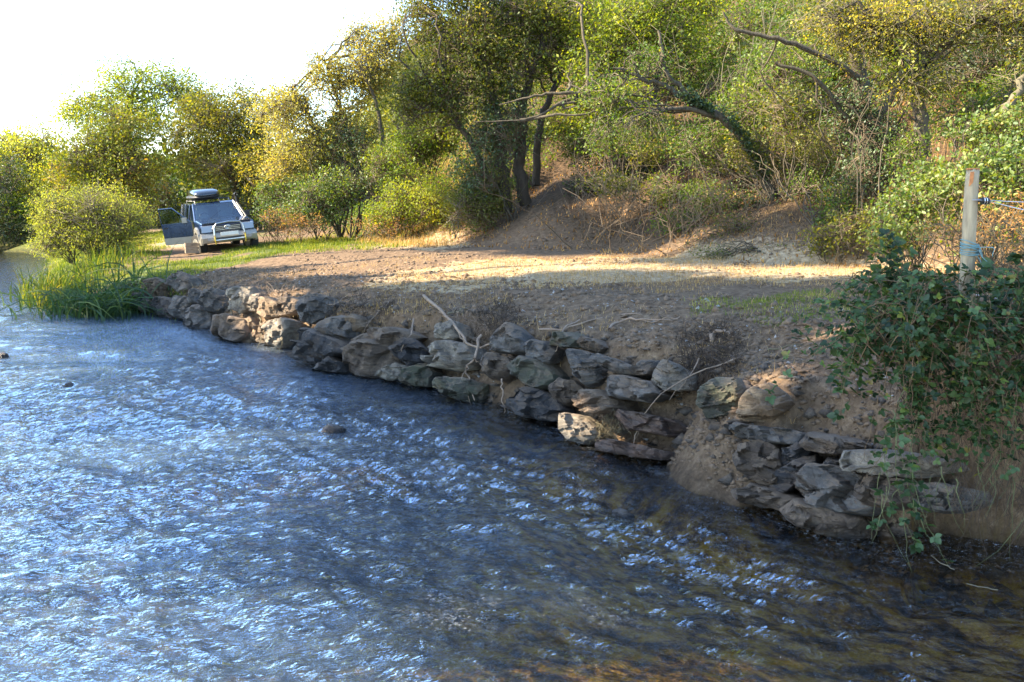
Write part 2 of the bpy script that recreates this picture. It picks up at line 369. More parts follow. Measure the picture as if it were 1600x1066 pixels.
M['L_green'] = G('green_leaves', [(0,(.018,.04,.005)), (.5,(.07,.13,.012)), (.85,(.19,.23,.025)), (1,(.34,.33,.05))])
M['L_bright'] = G('bright_green_leaves', [(0,(.03,.06,.005)), (.5,(.15,.21,.012)), (1,(.42,.42,.05))], transl=.5)
M['L_yellow'] = G('yellow_green_leaves', [(0,(.09,.12,.02)), (.5,(.24,.29,.045)), (1,(.48,.46,.12))], transl=.5)
M['L_wood'] = G('woodland_leaves', [(0,(.014,.028,.004)), (.45,(.07,.095,.009)), (.8,(.22,.21,.02)), (1,(.5,.40,.06))])
M['L_russet'] = G('russet_leaves', [(0,(.045,.055,.008)), (.5,(.12,.16,.018)), (.85,(.22,.18,.03)), (1,(.34,.14,.035))])
M['L_olive'] = G('olive_leaves', [(0,(.025,.038,.010)), (.5,(.09,.115,.022)), (.85,(.19,.19,.045)), (1,(.34,.27,.09))])
M['L_tan'] = G('tan_leaves', [(0,(.10,.11,.02)), (.4,(.22,.23,.05)), (.75,(.33,.29,.09)), (1,(.42,.27,.13))])
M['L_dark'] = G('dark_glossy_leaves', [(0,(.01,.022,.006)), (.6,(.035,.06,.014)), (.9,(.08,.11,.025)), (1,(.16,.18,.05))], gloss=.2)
M['L_ivy'] = G('ivy_leaves', [(0,(.012,.03,.008)), (.6,(.04,.075,.018)), (1,(.11,.15,.04))], gloss=.25, transl=.2)
M['L_bramble'] = G('bramble_leaves', [(0,(.018,.04,.006)), (.5,(.075,.13,.018)), (.85,(.2,.24,.04)), (1,(.36,.24,.08))], gloss=.2)
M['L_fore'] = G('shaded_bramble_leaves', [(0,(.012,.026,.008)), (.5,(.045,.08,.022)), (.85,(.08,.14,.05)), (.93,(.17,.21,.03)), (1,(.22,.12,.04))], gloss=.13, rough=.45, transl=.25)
M['L_grass'] = G('grass_blades', [(0,(.05,.085,.012)), (.45,(.12,.17,.025)), (.75,(.24,.25,.06)), (1,(.45,.4,.16))], gloss=.05)
M['L_reed'] = G('reed_blades', [(0,(.02,.05,.02)), (.5,(.045,.10,.03)), (.85,(.17,.22,.05)), (1,(.38,.33,.12))], gloss=.15)
M['L_reedy'] = G('yellowing_reed_blades', [(0,(.02,.045,.01)), (.5,(.055,.095,.018)), (1,(.22,.2,.05))], gloss=.1)
M['L_straw'] = G('straw', [(0,(.15,.09,.04)), (.5,(.38,.25,.12)), (1,(.62,.46,.27))], gloss=.03, transl=.25)
M['L_bracken'] = G('dead_bracken', [(0,(.14,.07,.03)), (.5,(.36,.19,.08)), (1,(.55,.36,.18))], gloss=.03, transl=.35)

# ------------------------------------------------------------------ ground: one sheet, river bed to hilltop
def axis(a, b, st, lo, hi, g=1.16):
    c = list(np.arange(a, b, st)); s = st; x = c[-1]
    while x < hi: s = min(s*g, 8); x += s; c.append(x)
    s = st; x = c[0]; L = []
    while x > lo: s = min(s*g, 8); x -= s; L.append(x)
    return np.array(L[::-1]+c)
gx = axis(-10, 6.2, .045, -170, 170); gy = axis(6.5, 24, .05, -45, 320)
X, Y = np.meshgrid(gx, gy)
RECESS = .28
Z, S, D, SL = H(X, Y, True)
RECESS = 0.0
nx, ny = len(gx), len(gy)
ii = (np.arange(ny-1)[:, None]*nx+np.arange(nx-1)[None, :])
F = np.stack([ii, ii+1, ii+nx+1, ii+nx], -1).reshape(-1, 4)
def inpoly(x, y, poly):
    c = np.zeros(x.shape, bool); n = len(poly)
    for i in range(n):
        x1, y1 = poly[i]; x2, y2 = poly[(i+1) % n]
        if y1 == y2: continue
        c ^= ((y1 > y) != (y2 > y)) & (x < (x2-x1)*(y-y1)/(y2-y1)+x1)
    return c
def wpoly(px, z=1.15): return [tuple(onz(float(u), float(v), z)[:2]) for u, v in px]
P_grassL = wpoly([(110,404),(240,396),(330,400),(420,384),(560,374),(740,370),(700,381),(560,388),(430,402),(330,416),(290,424),(215,440),(150,470)], 1.0)
P_grassR = wpoly([(1060,450),(1200,452),(1345,455),(1370,492),(1250,492),(1120,478),(1060,466)], 1.45)
P_straw = wpoly([(560,425),(700,408),(1000,408),(1360,400),(1700,400),(1700,460),(1330,448),(900,444),(600,440)], 1.3)
P_straw2 = wpoly([(560,385),(700,365),(780,372),(700,395)], 1.2)
JX = (fbm(X, Y, .9, 4)-.5)*2.2; JY = (fbm(X+40, Y+7, .9, 4)-.5)*2.6
def softpoly(poly): return sum(inpoly(X+JX*k, Y+JY*k, poly).astype(float) for k in (.5, 1, 1.6))/3
zone = np.zeros((ny, nx, 4)); zone[..., 3] = 1
zone[..., 0] = np.maximum(.62*softpoly(P_grassL), .3*softpoly(P_grassR)) + .45*sm(1, 4, SL)+.5*sm(30, 42, Y)*(S > 1)*(D < 0)
zone[..., 1] = np.maximum(.8*softpoly(P_straw), .7*softpoly(P_straw2))+.2*(S > 2)*(Y > 14)
zone[..., 0] = np.maximum(zone[..., 0], .85*sm(0, 2, -(X+.385*Y))*(Y > 26)*(Y < 60))
track = np.exp(-((X-(-11.5-(Y-34)*.33))/1.6)**2)*sm(31, 36, Y); zone[..., 1] = np.maximum(zone[..., 1], track*1.1); zone[..., 0] *= 1-track
zone[..., 1] *= sm(1.2, -.6, D)*.9+.1
zone[..., 2] = sm(.1, -.25, S)*(SL < .3)*sm(.02, -.06, Z)
litter = sm(0, 3, D+(fbm(X, Y, .4, 3)-.5)*2)*.85
litter = np.where(S < .05, sm(-11, -5, S)*sm(-.1, -.4, S)*sm(-1.5, .8, X), litter)
gnd = mesh_np('ground', np.stack([X, Y, Z], -1).reshape(-1, 3), F, M['ground'], smooth=True,
              attrs={'zone': ('POINT', 'FLOAT_COLOR', zone.reshape(-1, 4)), 'litter': ('POINT', 'FLOAT', litter)})
tag(gnd, kind='structure')
# ------------------------------------------------------------------ river
wx = axis(-6.5, 4.6, .04, -60, 12, 1.05); wy = [3.0]
while wy[-1] < 50: wy.append(wy[-1]+max(.022, .0011*wy[-1]**1.75))
wy = np.array(wy); WX, WY = np.meshgrid(wx, wy)
fd = np.array([.74, -.67]); al = WX*fd[0]+WY*fd[1]; ac = -WX*fd[1]+WY*fd[0]
sw, _ = sdist(WX, WY, TOE)
wz = np.zeros(WX.shape); r = np.random.default_rng(3)
wa = al+.3*(fbm(al, ac, .5, 3)-.5)*2; wc = ac+.35*(fbm(al+50, ac, .6, 3)-.5)*2
rough = .6+.85*sm(.35, .65, fbm(al*.5, ac, .45, 3))+.3*sm(-.5, 1.5, WX)
wz += (fbm(wa*.7, wc*1.4, 1.1, 2)-.5)*.15
wz += (np.abs(fbm(wa*1.2, wc*1.8, 2.4, 3)-.5))*-.10*rough
wz += -(np.abs(fbm(wa*.55, wc*2.0, 3.6, 2)-.5))*(.05+.01*sm(-.5, 2, WX))*rough*sm(26, 10, WY)
wz += (fbm(wa*.9, wc*2.8, 7.0, 2)-.5)*.024*rough*sm(20, 8, WY)
chop = (.75+.4*np.clip(rough-.6, 0, 1)+.35*sm(-.5, 2.5, WX))*(.5+.5*sm(0, 1.0, -sw))*(1-.35*sm(22, 27, WY))
wz *= (.25+.75*sm(0, 1.5, -sw))*(1-.9*sm(22, 27, WY))
foam = sm(.62, .75, fbm(al*.7+9, ac, 1.2, 3))*.35+sm(.3, .05, -sw)*.35*(WY < 20)
sky_gleam = sm(1.0, -3.2, WX+(WY-8)*.12+(fbm(al*.5, ac*1.5, .8, 3)-.5)*2.5)*sm(27, 22, WY)  # mask of the painted water brightening, strongest to the left
WI = (np.arange(len(wy)-1)[:, None]*len(wx)+np.arange(len(wx)-1)[None, :]); nxw = len(wx)
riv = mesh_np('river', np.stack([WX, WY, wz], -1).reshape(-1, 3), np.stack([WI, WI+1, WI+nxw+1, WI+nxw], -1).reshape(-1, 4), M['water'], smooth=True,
              attrs={'sky_gleam': ('POINT', 'FLOAT', sky_gleam), 'chop': ('POINT', 'FLOAT', chop), 'foam': ('POINT', 'FLOAT', np.clip(foam, 0, 1)*(WY < 24))})
tag(riv, kind='structure')
# ------------------------------------------------------------------ boulders of the bank wall
def make_rock(label, mat, poly, depth=.4, fwd=.1, lean=.25, yaw=0.0, seed=0, layered=False, dY=0.0, bulge=.10):
    rr = np.random.default_rng(seed+11); poly = np.array(poly, float); c = poly.mean(0)
    h = hit(c[0], poly[:, 1].min()*.35+poly[:, 1].max()*.65); dist = np.linalg.norm(h-CP)
    # plane through the bank face, facing the stream and slightly upward
    nrm = np.array([-.55, -.80, lean]); cy, sy = math.cos(yaw), math.sin(yaw)
    nrm = np.array([nrm[0]*cy-nrm[1]*sy, nrm[0]*sy+nrm[1]*cy, nrm[2]]); nrm /= np.linalg.norm(nrm)
    p0 = h+nrm*fwd
    def onpl(uv):
        d = ray(uv[:, 0], uv[:, 1]); return CP+d*((p0-CP)@nrm/(d@nrm))[:, None]
    # densify and roughen the outline
    poly = c+(poly-c)*(1.07 if c[0] > 1130 else 1.05); n = len(poly); pts = []
    for i in range(n):
        a, b = poly[i], poly[(i+1) % n]; k = max(2, int(np.linalg.norm(b-a)/9))
        for j in range(k): pts.append(a+(b-a)*j/k+(rr.normal(size=2)*.9 if j else 0))
    pts = np.array(pts); O = onpl(pts); cen = O.mean(0); m = len(O)
    rings = [cen+(O-cen)*.75-nrm*depth, cen+(O-cen)*.95-nrm*depth*.5, cen+(O-cen)*1.0-nrm*.04, cen+(O-cen)*.955+nrm*bulge*.6]
    up = np.array([0, 0, 1.]); k1 = [.82, .55, .28]
    for q, kk in enumerate(k1): rings.append(cen+(O-cen)*kk+nrm*bulge*(.92+.04*q))
    V = np.vstack(rings+[cen+nrm*bulge, cen-nrm*depth]); nr = len(rings)
    bm = bmesh.new(); vs = [bm.verts.new(v) for v in V]
    for q in range(nr-1):
        for i in range(m):
            bm.faces.new((vs[q*m+i], vs[q*m+(i+1) % m], vs[(q+1)*m+(i+1) % m], vs[(q+1)*m+i]))
    for i in range(m):
        bm.faces.new((vs[(nr-1)*m+i], vs[(nr-1)*m+(i+1) % m], vs[nr*m])); bm.faces.new((vs[(i+1) % m], vs[i], vs[nr*m+1]))
    bmesh.ops.recalc_face_normals(bm, faces=bm.faces)
    bmesh.ops.triangulate(bm, faces=bm.faces)
    size = np.ptp(O, axis=0).max()
    for _ in range(2):
        es = [e for e in bm.edges if e.calc_length() > max(.03, size*.036)]
        if es: bmesh.ops.subdivide_edges(bm, edges=es, cuts=1); bmesh.ops.triangulate(bm, faces=bm.faces)
    P = np.array([v.co[:] for v in bm.verts])
    # knock flat facets off the front
    tang = np.cross(nrm, up); tang /= np.linalg.norm(tang)
    for _ in range(7):
        a_ = rr.random()*6.283; fn = tang*math.cos(a_)+up*math.sin(a_)+nrm*rr.uniform(.1, .7); fn /= np.linalg.norm(fn)
        pr = (P-cen)@fn; lim = pr.max()*rr.uniform(.80, .95); P -= np.clip(pr-lim, 0, None)[:, None]*fn
    for _ in range(6):
        fn = nrm+tang*rr.normal()*.55+up*rr.normal()*.45; fn /= np.linalg.norm(fn)
        pr = (P-cen)@fn; lim = pr.max()*(.70+.25*rr.random()); P -= np.clip(pr-lim, 0, None)[:, None]*fn*.85
    ax = up*.95+tang*rr.normal()*.25+nrm*.15; ax /= np.linalg.norm(ax)
    if layered:
        hh = (P-cen)@ax; stp = .045+.02*rr.random(); q = np.floor(hh/stp+n3(P, 2.)*.6); jit = np.sin(q*12.9898+seed)*43758.5; jit -= np.floor(jit)
        P += (jit-.6)[:, None]*.07*nrm
    else:
        hh = (P-cen)@ax; q = np.floor(hh/.10+n3(P, 1.2)*.5); w2 = np.floor(((P-cen)@tang)/.16+n3(P+3, 2.)*1.2+q*.37); jit = np.sin(q*7.13+w2*3.7+seed)*43758.5; jit -= np.floor(jit)
        P += (jit-.5)[:, None]*.045*nrm
    sd_ = cen+rr.normal(size=(16, 3))*np.ptp(O, axis=0)*.33; sd_ = sd_-((sd_-cen)@nrm)[:, None]*nrm
    dq = (((P[:, None]-sd_[None])/np.array([1, 1, .6]))**2).sum(2); ci = dq.argmin(1); gr_ = rr.normal(size=(16, 3))*.27; of = rr.normal(size=16)*.026*min(1.4, size/.5)
    P += (of[ci]+((P-sd_[ci])*gr_[ci]).sum(1))[:, None]*nrm*sm(-.12, .02, (P-cen)@nrm)[:, None]
    P += (n3(P, 6.)*.004*min(1, size))[:, None]*nrm+(n3(P+5, 13.)*.012)[:, None]*up+(n3(P+9, 30.)*.005)[:, None]*nrm
    base = P.mean(0); base[2] = P[:, 2].min()
    for v, p in zip(bm.verts, P-base): v.co = p
    me = bpy.data.meshes.new('boulder'); bm.to_mesh(me); bm.free(); me.materials.append(M[mat])
    o = bpy.data.objects.new('boulder', me); COL.objects.link(o); o.location = base
    tag(o, label, 'boulder', 'boulders stacked as a wall along the river bank')
    return o
RK = [
 ('dark leaning stone at the very far left foot of the wall, beside the reeds','dark',[(195,484),(203,470),(213,457),(220,462),(216,476),(212,486)]),
 ('small upright grey stone at water level just right of the farthest leaning stone','slate',[(216,486),(219,468),(233,464),(238,472),(232,484),(224,490)]),
 ('brown rounded stone with a split pale sliver at the far end of the wall top','brown',[(219,452),(224,438),(245,434),(262,444),(266,458),(250,466),(232,466)]),
 ('blue-grey square block on top of the far end of the stone wall','slate',[(264,428),(280,424),(297,430),(298,450),(282,457),(266,452)]),
 ('dark brown stone at water level below the square blue-grey block','dark',[(230,474),(246,464),(268,468),(286,484),(284,498),(258,498),(236,490)]),
 ('grey slab with a sloping flat face low in the far wall','slate',[(265,466),(282,462),(300,466),(302,482),(294,500),(276,498),(266,484)]),
 ('tall grey stone rising from the water in the far part of the wall','slate',[(285,500),(290,482),(305,476),(322,488),(326,512),(316,522),(298,514)]),
 ('narrow small stone wedged upright between the blue-grey block and a large grey stone','slate',[(294,455),(302,450),(310,456),(308,472),(298,474)]),
 ('large grey slanted stone left of the sunlit pale block','slate',[(307,462),(318,452),(338,452),(354,464),(358,482),(344,493),(324,486),(308,474)]),
 ('large pale block with a sunlit streak in the far wall','pale',[(348,458),(364,447),(392,448),(398,460),(388,476),(378,489),(362,484),(350,472)]),
 ('small pale cream stone pressed against the right of the sunlit pale block','pale',[(386,474),(392,460),(404,458),(410,468),(404,486),(392,488)]),
 ('cream sunlit stone with an upright edge below the tangle of roots','tan',[(400,476),(408,464),(424,464),(434,474),(430,492),(414,500),(402,488)]),
 ('dark-sided stone catching sun on its upper left, under the root tangle','brown',[(424,480),(436,466),(454,464),(467,472),(464,488),(446,498),(428,496)]),
 ('grey boulder with an orange left flank at the top of the wall','slate',[(462,484),(472,464),(492,459),(514,464),(524,480),(508,500),(490,508),(474,502)]),
 ('brown dark stone at water level left of the sunlit foot stones','brown',[(326,514),(334,494),(352,490),(374,498),(380,518),(372,534),(350,530),(334,526)]),
 ('tan half-lit stone at water level in the far wall','tan',[(368,520),(376,498),(392,496),(402,510),(404,534),(386,538),(372,532)]),
 ('brown cracked stone standing beside the brightest sunlit stone','tan',[(402,524),(408,504),(420,500),(428,512),(428,536),(414,542),(402,536)]),
 ('brightest cream sunlit stone standing in the water at the foot of the wall','pale',[(416,506),(426,499),(444,497),(456,502),(456,520),(446,536),(434,548),(422,540)]),
 ('flat dark boulder with a pale streak at the water below the dark hollow','dark',[(443,548),(452,534),(476,534),(504,544),(532,556),(526,568),(498,570),(462,562)]),
 ('angular slab jutting diagonally over the dark hollow','slate',[(490,512),(506,498),(528,490),(544,496),(558,516),(556,534),(542,542),(520,526),(500,522)]),
 ('big rounded brown boulder right of the dark hollow, at the water','brown',[(533,560),(540,544),(556,532),(584,532),(604,542),(612,560),(608,580),(584,590),(556,586),(536,574)]),
 ('small tan stone perched on the jutting angular slab','tan',[(537,500),(548,490),(560,498),(564,510),(556,518),(542,512)]),
 ('dark layered stone inside the hollow below the angular slab','dark',[(458,530),(468,512),(492,516),(524,530),(538,546),(512,556),(484,548)]),
 ('low dark wet stone in the water left of the big rounded brown boulder','dark',[(490,576),(504,564),(520,558),(538,566),(536,582),(510,584)]),
 ('small pale flat stone lying at the water edge beside a mossy patch','pale',[(588,586),(602,574),(618,567),(638,572),(632,588),(612,597)]),
 ('large pale square block in the middle of the wall under the white-faced stone','pale',[(661,546),(672,536),(700,532),(732,540),(738,560),(726,576),(700,580),(668,574),(660,562)]),
 ('small bright white-faced stone resting on the large pale square block','pale',[(676,522),(684,506),(704,500),(722,508),(724,526),(708,532),(680,530)]),
 ('dark slate slabs tucked in shadow left of the large pale square block','dark',[(604,536),(622,526),(648,530),(664,546),(660,568),(640,572),(616,556)]),
 ('grey-brown slab on the slope above the dark tucked slabs','brown',[(560,530),(584,512),(616,512),(644,526),(628,540),(594,538)]),
 ('mossy brown sloping stone at the water edge left of centre','mossy',[(614,590),(634,576),(662,566),(676,582),(672,604),(644,604)]),
 ('mossy green ledge low at the water under the large pale square block','mossy',[(674,600),(690,588),(724,590),(758,600),(764,626),(738,634),(700,620)]),
 ('upright domed grey stone high in the wall near the middle','slate',[(770,548),(772,520),(784,504),(800,506),(814,520),(820,548),(800,552),(786,548)]),
 ('grey stone with a white-blue chipped top beside the upright domed stone','slate',[(819,540),(828,530),(850,534),(870,548),(866,566),(846,573),(828,562)]),
 ('mossy grey stone leaning below the upright domed stone','mossy',[(800,574),(812,556),(836,562),(856,584),(858,602),(842,610),(820,598),(804,588)]),
 ('dark brown broad boulder at the waterline below the mossy leaning stone','dark',[(788,634),(800,612),(830,606),(862,616),(882,640),(884,660),(850,658),(812,648)]),
 ('earth-covered stone beside the black gap at the water','brown',[(744,566),(764,552),(792,558),(806,578),(790,596),(760,590)]),
 ('long low slab at the top of the wall under bare roots','mossy',[(854,530),(862,519),(884,519),(904,532),(908,544),(884,543),(862,538)]),
 ('small half-buried slab right of the long low top slab','brown',[(900,536),(912,526),(930,530),(942,542),(934,551),(912,546)]),
 ('wedge-shaped grey boulder with a dark underside pointing down','slate',[(883,550),(892,545),(918,550),(940,564),(948,584),(936,602),(914,603),(896,584)]),
 ('thin pale slab roofing the wedge-shaped boulder','slate',[(922,556),(936,552),(966,564),(996,572),(998,584),(974,586),(946,576)]),
 ('small slate piece with a dark front at the end of the thin pale slab','slate',[(988,574),(1002,563),(1024,564),(1030,574),(1016,588),(994,586)]),
 ('smooth sandy tan block half buried under hanging roots','pale',[(1014,600),(1022,578),(1034,562),(1060,570),(1088,588),(1086,608),(1060,611),(1030,609)]),
 ('thick layered grey slab resting above the rusty layered slab','slate',[(936,600),(948,586),(980,588),(1018,598),(1032,616),(1010,628),(968,622),(940,612)],True),
 ('brown rounded stone behind the lower layered slabs near the middle','brown',[(858,606),(872,590),(896,594),(912,608),(908,628),(884,634),(866,622)]),
 ('sloping brown slab with a lit lower right tip above the wet pale stone','brown',[(892,622),(908,608),(934,610),(956,626),(966,642),(940,650),(908,640)]),
 ('smooth wet pale stone sliding into the water, lit by a sun patch','pale',[(877,660),(884,646),(906,650),(926,666),(936,682),(918,696),(896,690),(880,676)]),
 ('long rusty brown layered slab with a broken front edge','rust',[(952,652),(968,640),(1010,646),(1056,656),(1078,672),(1060,686),(1010,676),(966,668)],True),
 ('low reddish wet slab along the waterline below the rusty layered slab','rust',[(906,694),(930,686),(976,690),(1034,704),(1040,718),(996,716),(942,706)]),
 ('huge rounded grey-green boulder set into the earth below the hanging roots','mossy',[(1092,642),(1096,604),(1116,590),(1148,592),(1164,612),(1162,642),(1146,662),(1112,664)]),
 ('sunlit tan boulder with crumbs of earth on top of the long blue slab','tan',[(1150,648),(1158,626),(1176,606),(1200,600),(1222,612),(1238,630),(1226,648),(1198,662),(1160,658)]),
 ('long flat blue-grey slab under the sunlit tan boulder','slate',[(1133,664),(1146,660),(1190,666),(1238,672),(1256,682),(1240,692),(1196,692),(1152,682)],True),
 ('large smooth brown stone supporting the long blue-grey slab','brown',[(1144,714),(1154,694),(1186,688),(1214,702),(1222,728),(1212,762),(1184,756),(1158,740)]),
 ('flat brown-grey slab right of the long blue-grey slab','brown',[(1252,692),(1264,678),(1298,682),(1346,690),(1364,698),(1338,710),(1290,710),(1262,704)],True),
 ('small dark wedge stone between the long blue slab and the faceted boulder','dark',[(1210,718),(1226,700),(1246,692),(1260,702),(1252,722),(1230,726)]),
 ('dark slanting stone left of the big faceted boulder','dark',[(1202,762),(1214,738),(1242,720),(1272,712),(1280,726),(1256,744),(1240,762),(1222,776)]),
 ('big faceted grey boulder with stepped broken faces low in the near wall','slate',[(1228,768),(1238,746),(1262,726),(1310,730),(1360,752),(1372,782),(1344,802),(1290,798),(1246,784)],True),
 ('long light slab with a bright top behind the hanging bramble','pale',[(1302,722),(1318,706),(1360,704),(1430,712),(1490,724),(1504,738),(1440,746),(1370,744),(1324,736)],True),
 ('small dark stone wedged under the left end of the long light slab','dark',[(1282,728),(1292,716),(1314,720),(1328,734),(1308,742),(1288,738)]),
 ('brown block in shadow under the long light slab','brown',[(1336,768),(1350,746),(1392,746),(1432,756),(1430,784),(1390,796),(1352,788)]),
 ('big flat dark-fronted slab jutting over the undercut at the right end','slate',[(1412,772),(1430,754),(1480,756),(1540,768),(1548,786),(1500,800),(1440,798)],True),
 ('wet layered stone sloping into the water below the faceted boulder','brown',[(1220,800),(1240,784),(1290,796),(1346,814),(1366,836),(1340,848),(1290,836),(1244,818)],True),
 ('low wet stone at the waterline left of the wet layered stone','brown',[(1150,772),(1172,756),(1206,764),(1236,780),(1232,796),(1196,794),(1164,786)]),
]
for i, rk in enumerate(RK):
    w_ = max(p[0] for p in rk[2])-min(p[0] for p in rk[2])
    make_rock(rk[0], rk[1], rk[2], depth=.45, fwd=.09+.05*((i*7) % 5)/4, lean=.15+.06*(i % 4), yaw=((i*37) % 11-5)*.06, seed=i*3, layered=len(rk) > 3 or rk[2][0][0] > 870, bulge=min(.14, .05+w_*.0009))
for (u, v, w, hh, lb) in [(108,604,22,7,'small dark stone breaking the surface in the far left rapids'),(520,668,34,9,'low dark stone just awash in mid stream'),(5,556,14,8,'dark stone breaking the water at the left edge of the picture'),(968,808,44,9,'flat dark stone just under the ripples in the near stream')]:
    c = onz(u, v, 0.0); s_ = w*np.linalg.norm(c-CP)/FPX
    bm = bmesh.new(); bmesh.ops.create_icosphere(bm, subdivisions=4, radius=1)
    for q in bm.verts:
        p = np.array(q.co); k = 1+.35*n3((p+u)[None], 1.6)[0]+.08*n3((p+u)[None], 5)[0]; q.co = Vector(p*k*np.array([s_*.5, s_*.4, .085+hh*.001]))
    me = bpy.data.meshes.new('river_stone'); bm.to_mesh(me); bm.free(); me.materials.append(M['dark'])
    for p in me.polygons: p.use_smooth = True
    o = bpy.data.objects.new('river_stone', me); COL.objects.link(o); o.location = (c[0], c[1], -.07 if u == 520 else -.03); tag(o, lb, 'stone', 'stones in the stream')

# ------------------------------------------------------------------ litter, clods, pebbles, grass: uncountable, one object each
def scatter_world(n, xr, yr, test):
    out = []; tot = 0
    while tot < n:
        x = rng.uniform(*xr, n*2); y = rng.uniform(*yr, n*2); m = test(x, y); out.append(np.stack([x[m], y[m]], 1)); tot += m.sum()
        if len(out) > 40: break
    return np.vstack(out)[:n]
def bank_s(x, y): return sdist(x, y, TOE)[0]
def clods(name, n, lo, hi, test, xr, yr, mat, kind_label=None):
    P = scatter_world(n, xr, yr, test); global RECESS; RECESS = .28; z = H(P[:, 0], P[:, 1]); RECESS = 0.0; C = np.column_stack([P, z]); n = len(C)
    base = np.array([(1,0,0),(-1,0,0),(0,1,0),(0,-1,0),(0,0,1),(0,0,-1.)]); T = np.array([(0,2,4),(2,1,4),(1,3,4),(3,0,4),(2,0,5),(1,2,5),(3,1,5),(0,3,5)])
    s = lo*(hi/lo)**(rng.random(n)**2.2); V = base[None]*(rng.uniform(.5, 1.2, (n, 6, 1)))*s[:, None, None]
    a = rng.random(n)*6.28; ca, sa = np.cos(a), np.sin(a)
    V = np.stack([V[..., 0]*ca[:, None]-V[..., 1]*sa[:, None], V[..., 0]*sa[:, None]+V[..., 1]*ca[:, None], V[..., 2]*.6], -1)+rng.normal(size=(n, 6, 3))*s[:, None, None]*.15
    V += C[:, None, :]; F = (T[None]+np.arange(n)[:, None, None]*6).reshape(-1, 3)
    return tag(mesh_np(name, V.reshape(-1, 3), F, mat), kind='stuff')
M['clod'] = prin('earth_clod', (.19,.125,.075), .95, .01, 40, var=.5, vscale=6); M['pebdark'] = rock_mat('rubble', (.17,.135,.10), (.08,.06,.045)); M['pebble'] = prin('pebble', (.33,.31,.28), .8, .004, 60, var=.45, vscale=9)
clods('soil_crumbs', 9000, .012, .09, lambda x, y: (bank_s(x, y) > .15) & (bank_s(x, y) < 3.0+fbm(x, y, .7)*1.5) & (x > -9.5), (-10, 5.5), (7, 24), M['clod'])
clods('pebbles', 1800, .008, .045, lambda x, y: (bank_s(x, y) > .2) & (bank_s(x, y) < 3), (-10, 5.5), (7, 24), M['pebble'])
clods('crumbled_earth', 9000, .008, .055, lambda x, y: (bank_s(x, y) > .05) & (bank_s(x, y) < 2.4), (.6, 5.2), (7, 11.5), M['clod'])
clods('rubble', 1800, .03, .13, lambda x, y: (bank_s(x, y) > .12) & (bank_s(x, y) < 1.0) & (x > -9.5), (-10, 4), (7, 24), M['pebdark'])
clods('soil_lumps', 3500, .02, .09, lambda x, y: (bank_s(x, y) > 3) & (sdist(x, y, HT)[0] < 4) & (fbm(x, y, .5) > .5) & (x > -6), (-8, 9), (10, 32), M['clod'])
def blades(name, P, Ls, w, lean, mat, tint, seg=2, z=None):
    n = len(P); z = H(P[:, 0], P[:, 1]) if z is None else z; a = rng.random(n)*6.28; d = np.stack([np.cos(a), np.sin(a), 0*a], 1); sd = np.stack([-np.sin(a), np.cos(a), 0*a], 1)
    le = lean*rng.uniform(.3, 1.4, n); B = np.column_stack([P, z-.01]); rows = []
    for k in range(seg+1):
        f = k/seg; c = B+d*(le*Ls*f**1.6)[:, None]+np.array([0, 0, 1])*(Ls*f*np.sqrt(np.clip(1-(le*f**.6)**2*.8, .05, 1)))[:, None]
        ww = (w*(1-f**1.5)+.0008)[:, None] if np.ndim(w) else w*(1-f**1.5)+.0008
        rows += [c-sd*ww*.5, c+sd*ww*.5]
    V = np.stack(rows, 1).reshape(-1, 3); k2 = 2*(seg+1); b = np.arange(n)[:, None]*k2
    F = np.concatenate([b+np.array([[2*k, 2*k+1, 2*k+3, 2*k+2]]) for k in range(seg)], 0)
    return mesh_np(name, V, F, mat, attrs={'tint': ('FACE', 'FLOAT', np.tile(tint, seg))})
def grass(name, poly, n, hmin, hmax, w=.006, mat='L_grass', lean=.4, thr=.42, sc=.8):
    px = np.array(poly); P = scatter_world(n, (px[:, 0].min(), px[:, 0].max()), (px[:, 1].min(), px[:, 1].max()), lambda x, y: inpoly(x+(fbm(x, y, .9, 4)-.5)*2.2, y+(fbm(x+40, y+7, .9, 4)-.5)*2.6, poly) & (fbm(x, y, sc) > thr-.25+.25*rng.random(x.shape)))
    t = np.clip(fbm(P[:, 0], P[:, 1], 1.2)*.9+rng.normal(size=len(P))*.18, 0, 1)
    return tag(blades(name, P, rng.uniform(hmin, hmax, len(P)), w, lean, M[mat], t), kind='stuff')
grass('turf_grass', P_grassL, 30000, .03, .12, .012, thr=.5, sc=.9)
grass('bank_grass', [(-21,42),(-18,36),(-14.5,29.5),(-11.8,26),(-10.8,29),(-13,36),(-16,46)], 20000, .05, .17, .014, thr=.3)
grass('short_grass', P_grassR, 4500, .02, .08, .006, thr=.58, sc=1.6)
grass('verge_grass', wpoly([(400,378),(560,364),(770,362),(790,372),(640,392),(420,398)], 1.1), 14000, .05, .18, .014)
grass('straw_litter', wpoly([(560,428),(700,405),(1000,402),(1360,396),(1700,385),(1700,470),(1330,455),(900,446),(600,446)], 1.35), 26000, .04, .14, .006, 'L_straw', lean=1.0, thr=.45)
grass('dry_grass', wpoly([(1290,412),(1700,400),(1700,340),(1560,345),(1400,372),(1330,395)], 1.45), 14000, .15, .5, .008, 'L_straw', lean=.6, thr=.35)
grass('dry_verge', wpoly([(560,372),(660,350),(790,352),(770,375),(640,385)], 1.3), 9000, .1, .35, .012, 'L_straw', lean=.6, thr=.4)
def litter_on(name, n, test, xr, yr, mat, Ls, w, lean):
    P = scatter_world(n, xr, yr, test); t = rng.random(len(P)); return tag(blades(name, P, rng.uniform(*Ls, len(P)), w, lean, M[mat], t), kind='stuff')
